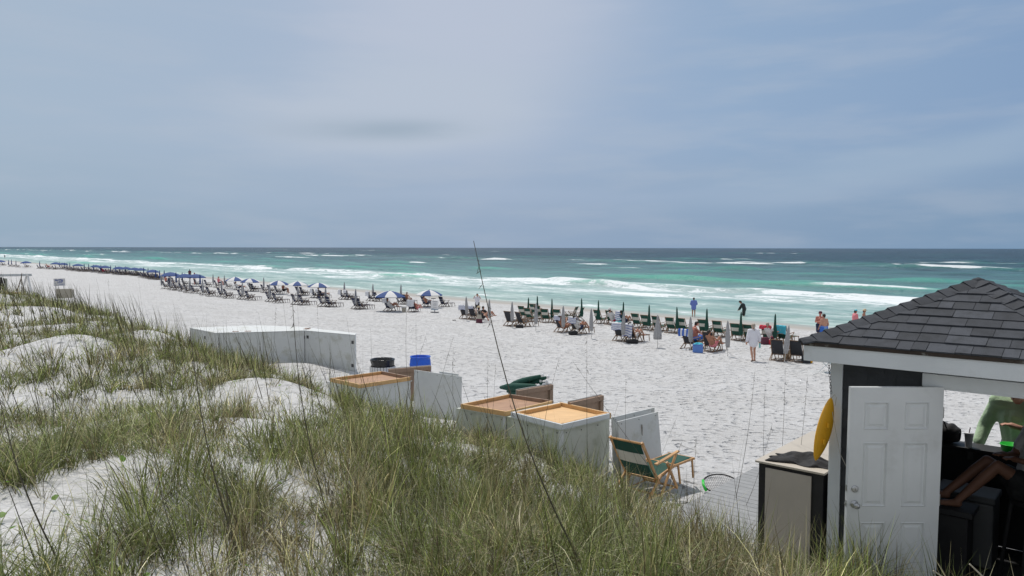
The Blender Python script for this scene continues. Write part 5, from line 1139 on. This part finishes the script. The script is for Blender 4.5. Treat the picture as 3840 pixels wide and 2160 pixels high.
# ---------------------------------------------------------------- far-left structures
sp = Dp(223, 1058, 52); gz = float(Zf(sp.x, sp.y))
sg = thing('sign', 'small white sign with a dark blue emblem on two thin posts in the dune grass', 'sign', (sp.x, sp.y, gz), .45)
zc = sp.z-gz
MB().box((0, 0, zc), (.70, .02, .50)).build('board', M['palewhite'], sg); 
for s_ in (-1, 1): MB().tube([(s_*.26, .02, -.2), (s_*.26, .02, zc+.25)], .016, 6).build('post', M['darkmetal'], sg)
em = MB(); em.tube([(-.26, -.013, zc+.15), (-.12, -.013, zc+.13), (.05, -.013, zc+.17), (.2, -.013, zc+.12)], [.05, .03, .03, .045], 6)
for x_, z0_, h_ in ((-.08, -.02, .12), (.02, 0, .18), (.10, 0, .15), (.17, .04, .10)): em.box((x_, -.012, zc+z0_+.0), (.045, .004, h_))
for z_, x0, x1 in ((-.10, -.29, -.2), (-.17, -.05, .3), (-.09, .15, .3), (-.21, -.3, .3)): em.box(((x0+x1)/2, -.012, zc+z_), (x1-x0, .004, .018))
em.build('emblem', M['logoblue'], sg)
cr = Dp(246, 1115, 50); cz = float(Zf(cr.x, cr.y))
crt = thing('crate', 'pale slatted wooden crate half hidden by grass below the small sign', 'crate', (cr.x, cr.y, cz), .3)
for i in range(8): MB().box((-.42+i*.12, -.32, .28+cr.z-cz), (.105, .02, .62)).build('slat', M['beige'], crt)
MB().box((0, 0, .25+cr.z-cz), (.92, .60, .56)).build('body', M['beige'], crt)
fx = Dp(100, 1075, 58); fz = float(Zf(fx.x, fx.y))
def zz(px, py, y): q = Dp(px, py, y); return Vector((q.x-fx.x, y-fx.y, q.z-fz))
af = thing('frame_stand', 'faded white A-shaped timber stand with a long pale top rail reaching the left edge', 'stand', (fx.x, fx.y, fz))
MB().beam(zz(103, 1030, 58), zz(122, 1112, 57.4), .12, .05).build('leg', M['palewhite'], af); MB().beam(zz(101, 1030, 58), zz(76, 1112, 58.8), .12, .05).build('leg', M['palewhite'], af)
MB().beam(zz(118, 1031, 57.9), zz(-40, 1033, 60), .04, .18).build('top_rail', mat('faded_grey_blue_rail', (.42, .45, .47), .7), af)
MB().beam(zz(70, 1107, 58.5), zz(120, 1110, 57.5), .05, .05).build('foot_rail', M['darkwood'], af)
sx_ = Dp(80, 1070, 54); s0 = float(Zf(sx_.x, sx_.y)); stk_ = thing('stick_frame', 'two thin dark sticks crossed at the top in front of the white A-shaped stand', 'sticks', (sx_.x, sx_.y, s0))
def z2(px, py, y): q = Dp(px, py, y); return Vector((q.x-sx_.x, y-sx_.y, q.z-s0))
MB().tube([z2(82, 1024, 54), z2(80, 1042, 54), z2(62, 1098, 53.8)], [.02, .035, .04], 6).build('stick', M['darkwood'], stk_); MB().tube([z2(79, 1038, 54), z2(94, 1112, 54.2)], [.02, .035], 6).build('stick', M['darkwood'], stk_)
bx_ = Dp(38, 1106, 50); b0 = float(Zf(bx_.x, bx_.y)); rb2 = thing('wooden_bench', 'rusty brown wooden bench half sunk in grass at the left edge', 'bench', (bx_.x, bx_.y, b0), .2)
zb_ = bx_.z-b0; MB().box((0, 0, zb_+.12), (1.15, .45, .09)).build('top', M['rust'], rb2); 
for s_ in (-1, 1): MB().box((s_*.5, 0, zb_/2-.1+.1), (.10, .4, zb_+.15)).build('leg', M['rust'], rb2)
tp_ = Dp(21, 1058, 60); t0 = float(Zf(tp_.x, tp_.y)); po = MB().box((0, 0, (tp_.z-t0)/2+.1), (.2, .12, tp_.z-t0+.4)).build('post', mat('green_grey_post', (.30, .31, .26), .8), None); po.location = (tp_.x, tp_.y, t0); tag(po, 'short grey-green post in the grass near the left edge', 'post')
dt = thing('driftwood_sticks', 'pair of dark leaning sticks at the very left edge of the dune', 'sticks', (Dp(8, 1080, 48).x, 48, float(Zf(Dp(8, 1080, 48).x, 48))))
def z3(px, py): q = Dp(px, py, 48); return q-dt.location
MB().tube([z3(4, 1040), z3(2, 1062), z3(-3, 1110)], [.05, .06, .06], 6).build('stick', M['black'], dt); MB().tube([z3(5, 1040), z3(12, 1072), z3(16, 1110)], [.04, .05, .05], 6).build('stick', M['black'], dt); MB().tube([z3(13, 1043), z3(18, 1062)], [.04, .05], 6).build('stick', M['black'], dt)
yl = thing('sand_toy', 'small yellow beach toy on the sand by the dark box', 'toy', G(3042, 1362), 0); MB().lathe([(.05, 0), (.08, .10), (.085, .11), (.07, .11), (.045, .02), (0, .02)], 14, caps=False).build('pail', M['yellow'], yl)
# ---------------------------------------------------------------- dune vegetation
def grass_mat(name, rough=.55, tr=.35):
    m = bpy.data.materials.new(name); m.use_nodes = True; k = NT(m.node_tree); p = k.n['Principled BSDF']
    at = k.add('ShaderNodeAttribute', attribute_name='Col').outputs['Color']; k.put(p.inputs['Base Color'], at); p.inputs['Roughness'].default_value = rough; p.inputs['Specular IOR Level'].default_value = .35
    tl = k.add('ShaderNodeBsdfTranslucent'); k.put(tl.inputs[0], k.mix(1.0, at, (1.15, 1.2, .7), 'MULTIPLY')); mx = k.add('ShaderNodeMixShader'); mx.inputs[0].default_value = tr
    k.l.new(p.outputs[0], mx.inputs[1]); k.l.new(tl.outputs[0], mx.inputs[2]); k.l.new(mx.outputs[0], k.n['Material Output'].inputs[0]); return m
GM = grass_mat('dune_grass_blade')
def spots(lst):
    r = []
    for px, py, rad in lst: q = G(px, py, False); r.append((q.x, q.y, rad))
    return r
BARE = spots([(1000, 1470, 1.5), (1120, 1590, 1.0), (880, 1480, .9), (310, 1320, 1.5), (1060, 1860, .50), (1090, 2000, .45), (960, 1760, .5), (1520, 1690, .55), (1720, 1690, .5), (1950, 1740, .55), (100, 1930, .6), (230, 2060, .4), (120, 1660, .6), (560, 2130, .35), (520, 1500, .7), (110, 1480, .6), (600, 1262, 1.0), (720, 1600, .6), (380, 1800, .45), (120, 1195, 1.5), (1350, 1900, .35), (1330, 2070, .35), (1800, 1640, .5), (330, 1960, .3)])
DENSE = spots([(1300, 1700, .8), (1400, 1640, .9), (2100, 1870, 1.0), (2350, 1920, .9), (2500, 1990, .8), (2750, 2060, .7), (1800, 2050, .9), (2100, 2080, .9), (650, 1950, .75), (860, 1900, .5), (640, 1600, 1.3), (700, 1450, 1.8), (150, 1380, 1.2), (1000, 1340, 2.4), (800, 1370, 2.4), (1430, 1580, 1.1), (2920, 2130, .6), (1550, 2020, .7), (300, 2130, .4), (1720, 1820, .7), (2000, 1780, .7), (350, 1240, 2.2), (620, 1330, 1.8), (100, 1130, 5), (500, 1150, 4), (1250, 1400, 1.4), (1650, 1600, .9), (30, 1800, .5), (1200, 1780, .5), (1480, 1850, .6), (1750, 1650, .5), (1900, 1690, .5), (2050, 1745, .5), (2180, 1800, .6), (1480, 1520, .8), (1350, 1480, .8), (1150, 1420, 1.3), (900, 1400, 1.3), (1600, 1600, .7), (1700, 2000, .8), (1900, 1930, .8), (2300, 2100, .8), (2600, 2120, .7), (2650, 1990, .5), (2870, 2080, .5), (2000, 2150, .8), (2650, 1960, .35), (2760, 2000, .4), (2850, 2050, .4)])
def density(x, y):
    b = x*N_[0]+y*N_[1]; a = x*A_[0]+y*A_[1]
    n = along(x*3, y*3, .9, 77)+.8*along(y*3+7, x*3, 2.0, 78)
    d = .66+.44*n
    for sx, sy, r in DENSE: d = d + .85*np.exp(-((x-sx)**2+(y-sy)**2)/(r*r))
    for sx, sy, r in BARE: d = d - .74*np.exp(-((x-sx)**2+(y-sy)**2)/(r*r))
    d = np.clip(d, .15+.16*sm(np.hypot(x, y), 10, 15), 1)
    edge = toe(a)-.3+.7*along(a, b, .8, 79)
    d = d*(1-sm(b, edge-.5, edge+.5))
    hx = (x-C0.x)*.753-(y-C0.y)*.658; hy = (x-C0.x)*.658+(y-C0.y)*.753
    d = np.where((hx > -2.2) & (hy > -.25) & (hy < 3.3), d*np.where((hx > -2.0) & (hy > .25), 0, .5), d)
    d = np.where((hx > -.9) & (hy > -.35), 0, d)
    return d
def blades(roots, L, lean, curl, wd, col, segs=4, tipdark=None):
    n = len(roots); T = np.linspace(0, 1, segs+1); ang = rng.uniform(0, 2*np.pi, n); wv = np.stack([np.cos(ang), np.sin(ang), np.zeros(n)], 1)
    nl = np.maximum(.03, np.hypot(lean[:, 0], lean[:, 1])); V = np.zeros((n, segs+1, 2, 3)); C = np.ones((n, segs+1, 2, 4))
    for i, t_ in enumerate(T):
        h = L*(t_-curl*.52*t_**2.3); ho = L*(nl*t_+.50*curl*t_*t_)/nl; p = roots + np.stack([lean[:, 0]*ho, lean[:, 1]*ho, h], 1)
        w = (wd*(1-t_**1.8*.93))[:, None]*wv
        V[:, i, 0] = p-w; V[:, i, 1] = p+w
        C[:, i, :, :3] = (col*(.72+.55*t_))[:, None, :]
    base = np.arange(n)[:, None]*((segs+1)*2); s_ = np.arange(segs)[None]*2
    Fq = np.stack([base+s_, base+s_+1, base+s_+3, base+s_+2], -1).reshape(-1, 4)
    return V.reshape(-1, 3), Fq, C.reshape(-1, 4)
GREENS = np.array([(.140, .172, .058), (.195, .225, .085), (.105, .124, .050), (.240, .260, .120)]); BROWNS = np.array([(.22, .18, .115), (.32, .28, .19), (.13, .10, .065), (.44, .40, .29)])
VV, FF, CC = [], [], []; off = 0
def emit(r):
    global off
    V_, F_, C_ = r; VV.append(V_); FF.append(F_+off); CC.append(C_); off += len(V_)
tuft_xy = []
for (d0, d1, dens, nb, Lr, wr) in ((1.9, 8.5, 48, 26, (.28, .62), (.0024, .0046)), (8.5, 16, 24, 20, (.28, .62), (.0034, .0060)), (16, 30, 13, 14, (.30, .62), (.0055, .009)), (30, 60, 4.2, 12, (.32, .65), (.008, .012)), (60, 150, 1.0, 10, (.35, .7), (.014, .02))):
    azm = R(44); area = azm*(d1*d1-d0*d0); n = int(area*dens); dd = np.sqrt(rng.uniform(d0*d0, d1*d1, n)); th = rng.uniform(-azm, azm, n); x = dd*np.sin(th); y = dd*np.cos(th)
    k = (x*N_[0]+y*N_[1] < 15) & (x*N_[0]+y*N_[1] > -4); x, y = x[k], y[k]; de = density(x, y); k = rng.uniform(0, 1, len(x)) < de**1.15; x, y, de = x[k], y[k], de[k]
    n = len(x); brown = sm(along(x*2, y*2, 1.3, 80)+rng.normal(0, .25, n), -.1, .75)*.85; tilt = rng.normal(0, .5, (n, 2))+np.array([-.10, .02]); hs_ = rng.uniform(.65, 1.2, n)*(.7+.45*de); kind = rng.uniform(0, 1, n)
    cnt = np.maximum(4, (nb*rng.uniform(.35, 1.4, n)*(.5+.7*de))).astype(int); idx = np.repeat(np.arange(n), cnt); m = len(idx)
    rad = rng.uniform(.02, .10, n)[idx]; rx = x[idx]+rng.normal(0, 1, m)*rad; ry = y[idx]+rng.normal(0, 1, m)*rad
    roots = np.stack([rx, ry, Zf(rx, ry)-.02], 1); out = np.stack([rx-x[idx], ry-y[idx]], 1)/(rad[:, None]+.01)
    upr = (kind[idx] < .24); lean = out*np.where(upr, .13, .30)[:, None]+tilt[idx]*.13+rng.normal(0, .13, (m, 2))
    curl = np.where(upr, rng.uniform(0, .45, m), rng.uniform(.45, 1.5, m)); L = rng.uniform(*Lr, m)*hs_[idx]*np.where(upr, 1.1, .86)
    isb = rng.uniform(0, 1, m) < (brown[idx]*.80+.26); col = np.where(isb[:, None], BROWNS[rng.integers(0, 4, m)], GREENS[rng.integers(0, 4, m)])*(np.exp(rng.normal(-.08, .42, m))*np.exp(rng.normal(0, .22, n))[idx])[:, None]  # random blade and tuft brightness; the darker clumps stand in for shade
    emit(blades(roots, L, lean, curl, rng.uniform(*wr, m), col)); tuft_xy.append((x, y, de))
# short dead litter between the tufts
for (d0, d1, dens, wr) in ((2, 9, 210, (.0012, .0022)), (9, 24, 60, (.0024, .0042)), (24, 45, 12, (.005, .008))):
    azm = R(44); n = int(azm*(d1*d1-d0*d0)*dens); dd = np.sqrt(rng.uniform(d0*d0, d1*d1, n)); th = rng.uniform(-azm, azm, n); x = dd*np.sin(th); y = dd*np.cos(th); k = (rng.uniform(0, 1, n) < np.clip(density(x, y)*.9+.04*(density(x, y) > 0), 0, 1)); x, y = x[k], y[k]; n = len(x)
    roots = np.stack([x, y, Zf(x, y)-.01], 1); a_ = rng.uniform(0, 6.28, n); ln_ = rng.uniform(.5, 1.6, n); lean = np.stack([np.cos(a_), np.sin(a_)], 1)*ln_[:, None]
    col = BROWNS[rng.integers(0, 4, n)]*rng.uniform(.6, 1.2, n)[:, None]; g_ = rng.uniform(0, 1, n) < .3; col[g_] = GREENS[rng.integers(0, 4, g_.sum())]
    emit(blades(roots, rng.uniform(.06, .2, n), lean, rng.uniform(.3, 1.0, n), rng.uniform(*wr, n), col, 3))
# thin seed stalks standing over the grass
for (d0, d1, dens, w_, Lr) in ((3.0, 12, 5.0, .0028, (.6, 1.3)), (12, 28, 6.0, .0062, (.7, 1.6)), (28, 70, 2.6, .0125, (.8, 1.8))):
    azm = R(42); n = int(azm*(d1*d1-d0*d0)*dens); dd = np.sqrt(rng.uniform(d0*d0, d1*d1, n)); th = rng.uniform(-azm, azm, n); x = dd*np.sin(th); y = dd*np.cos(th); b = x*N_[0]+y*N_[1]
    k = (rng.uniform(0, 1, n) < np.clip(density(x, y)*.8*(density(x, y) > .0), 0, .8)) & (b > .5) & (x < dd*.35); x, y = x[k], y[k]; n = len(x)
    roots = np.stack([x, y, Zf(x, y)-.03], 1); lean = np.stack([rng.normal(-.20, .12, n), rng.normal(0, .12, n)], 1); col = np.tile(np.array([(.05, .045, .025)]), (n, 1))*rng.uniform(.6, 1.5, n)[:, None]
    emit(blades(roots, rng.uniform(*Lr, n), lean, rng.uniform(0, .15, n), np.full(n, w_)*rng.uniform(.8, 1.3, n), col, 5))
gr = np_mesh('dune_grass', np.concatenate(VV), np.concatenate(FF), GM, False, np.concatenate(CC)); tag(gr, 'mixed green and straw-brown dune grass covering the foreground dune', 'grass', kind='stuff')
print('grass faces', sum(len(f) for f in FF))
# creeping vine leaves
n = 900; dd = rng.uniform(3, 26, n); th = rng.uniform(-R(40), R(25), n); x = dd*np.sin(th); y = dd*np.cos(th); k = (density(x, y) > .08) & (density(x, y) < .85); x, y = x[k], y[k]; n = len(x)
r_ = rng.uniform(.012, .035, n); zc = Zf(x, y)+rng.uniform(.03, .14, n); V = np.zeros((n, 7, 3)); tl = rng.normal(0, .35, (n, 2))
for i in range(6):
    a_ = i*np.pi/3; ox = r_*np.cos(a_)*(1 if i else .6); oy = r_*np.sin(a_); V[:, i] = np.stack([x+ox, y+oy, zc+ox*tl[:, 0]+oy*tl[:, 1]], 1)
V[:, 6] = np.stack([x, y, zc+.003], 1); bs_ = np.arange(n)[:, None]*7
Fq = np.concatenate([bs_+np.array([[6, 0, 1, 2]]), bs_+np.array([[6, 2, 3, 4]]), bs_+np.array([[6, 4, 5, 0]])]); col = np.repeat((np.array([.12, .22, .03])*rng.uniform(.6, 1.4, n)[:, None])[:, None, :], 7, 1); col = np.concatenate([col, np.ones((n, 7, 1))], 2).reshape(-1, 4)
tag(np_mesh('creeping_vine', V.reshape(-1, 3), Fq, GM, False, col), 'small round yellow-green vine leaves scattered over the bare sand', 'vine', kind='stuff')

# tall single sea oat stalks
STM = mat('dry_stalk', (.085, .075, .050), .7, .35, 20); HM = mat('seed_head', (.075, .06, .038), .8, .3, 40)
def stalk(label, base, tip, ybase_off=0, near=0, r0=.0035, head=True, bow=.06, grp=None, ytip=None):
    p = G(*base, False); yt = ytip if ytip else p.y-near; q = Dp(tip[0], tip[1], yt); o = thing('sea_oat_stalk', label, 'sea oat', p, 0, grp)
    d = q-p; side = Vector((-d.z, 0, d.x)).normalized(); pts = [d*t_+side*(bow*d.length*math.sin(math.pi*t_)) for t_ in np.linspace(0, 1, 12)]
    MB().tube(pts, [1.1*r0*(1-.72*t_) for t_ in np.linspace(0, 1, 12)], 6).build('stem', STM, o, smooth=True)
    if head:
        mb = MB(); rr_ = random.Random(int(base[0]))
        for i in range(9):
            t_ = rr_.uniform(.80, .99); c_ = d*t_+side*(bow*d.length*math.sin(math.pi*t_)); e = c_+Vector((rr_.uniform(-.03, .03), rr_.uniform(-.02, .02), -rr_.uniform(.01, .05))); mb.tube([c_, (c_+e)/2, e], [.0006, .0022, .0005], 4)
        mb.build('seed_head', HM, o)
    # a few dry leaves on the lower stem
    lf = MB(); rr_ = random.Random(int(base[0])+5)
    for i in range(3):
        t_ = rr_.uniform(.12, .45); c_ = d*t_+side*(bow*d.length*math.sin(math.pi*t_)); s_ = rr_.choice((-1, 1)); L_f = rr_.uniform(.15, .35)
        lf.grid(lambda u, v: tuple(c_+Vector((s_*L_f*.5*v, .02*v, L_f*(.9*v-.75*v*v)))+Vector((0, (u-.5)*.006*(1-v), 0))), 1, 6)
    lf.build('leaf', STM, o); return o
stalk('tallest thick dark sea oat stalk crossing the horizon in the middle of the view', (2195, 2150), (1776, 903), near=.9, r0=.0064, bow=.035)
stalk('tall dark sea oat stalk leaning left across the blue striped row, left of the middle', (1225, 1925), (1095, 1100), near=.4, r0=.006, bow=.03)
stalk('thick dark stalk rising in front of the long closed white box', (905, 2110), (712, 1238), near=.5, r0=.0062, bow=.03)
stalk('dark stalk leaning left at the lower left corner of the dune', (238, 2140), (-5, 1480), near=.3, r0=.006, bow=.04)
stalk('straight upright stalk passing in front of the fresh pale lid', (2208, 1930), (2201, 1268), near=.1, r0=.0032, bow=.005)
stalk('long thin stalk slanting from the pale lid down to the right', (2640, 2010), (2148, 1355), near=.3, r0=.0034, bow=.01)
stalk('thin stalk leaning right in front of the open sand left of the cabinet', (2735, 1975), (2832, 1385), near=.2, r0=.0036, bow=-.02)
stalk('thin upright stalk just left of the tan cabinet', (2866, 1950), (2870, 1440), near=.2, r0=.0030, bow=.01)
stalk('thin stalk standing before the tan cabinet face, left of its crumpled jacket', (2905, 2040), (2945, 1380), near=.3, r0=.0032, bow=-.01)
stalk('leaning stalk before the tan cabinet that reaches up to the hanging chain', (2935, 2060), (3028, 1412), near=.3, r0=.0036, bow=-.02)
stalk('bent-tipped stalk above the landing net', (2600, 1960), (2612, 1640), near=.1, r0=.0034, bow=.01)
stalk('oblique stalk rising right between the boardwalk and the tan cabinet', (2755, 1990), (2896, 1588), near=.2, r0=.003, bow=-.03)
rs = random.Random(31)
GL = 'thin sea oat stalks rising above the dune'
cand = [((1838, 1800), (1830, 1350)), ((1834, 1700), (1859, 1365)), ((2022, 1800), (2096, 1345)), ((2240, 1850), (2322, 1500)), ((2352, 1800), (2347, 1420)), ((1650, 1780), (1560, 1190)), ((1590, 1720), (1525, 1160)), ((1420, 1650), (1390, 1230)), ((1350, 1600), (1300, 1195)), ((1560, 1700), (1700, 1260)), ((1500, 1600), (1600, 1250)), ((640, 1700), (480, 1250)), ((540, 1500), (500, 1150)), ((760, 1450), (650, 1140)), ((1010, 1500), (1035, 1150)), ((1135, 1500), (1060, 1110)), ((1160, 1480), (1115, 1130)), ((1240, 1500), (1190, 1120)), ((310, 1400), (250, 1100)), ((420, 1340), (360, 1040)), ((470, 1330), (405, 1045)), ((560, 1300), (520, 1040)), ((200, 1400), (150, 1150)), ((1760, 1900), (1700, 1300)), ((950, 2100), (800, 1560)), ((700, 2150), (560, 1560)), ((880, 2140), (830, 1500)), ((1010, 2150), (900, 1500)), ((500, 2100), (330, 1480)), ((640, 2150), (500, 1700)), ((2060, 1950), (1910, 1500)), ((1650, 2100), (1480, 1600)), ((2500, 1900), (2560, 1650)), ((2420, 1880), (2540, 1560)), ((1400, 2150), (1210, 1780)), ((1950, 1700), (1990, 1400))]
for i, (bs, tp) in enumerate(sorted(cand)):
    stalk(f'thin dark stalk, {nth(i+1)} from the left by foot among the slender ones on the dune', bs, tp, near=rs.uniform(0, .3), r0=rs.uniform(.0022, .0034), head=rs.random() < .5, bow=rs.uniform(-.02, .05), grp=GL)
# pale dry twigs leaning before the hut doorway
for i, (bs, tp) in enumerate([((3745, 2230), (3636, 2115)), ((3660, 2260), (3500, 2140))]):
    p = Dp(bs[0], bs[1], 5.2); q = Dp(tp[0], tp[1], 5.0); o = MB().tube([p-p, (q-p)*.5+Vector((0, 0, .01)), q-p], [.007, .006, .005], 6).build('dry_twig', mat('pale_dry_twig', (.42, .38, .30), .7), None); o.location = p
    tag(o, ('upper' if i == 0 else 'lower')+' pale dry twig leaning before the dark hut doorway', 'twig')
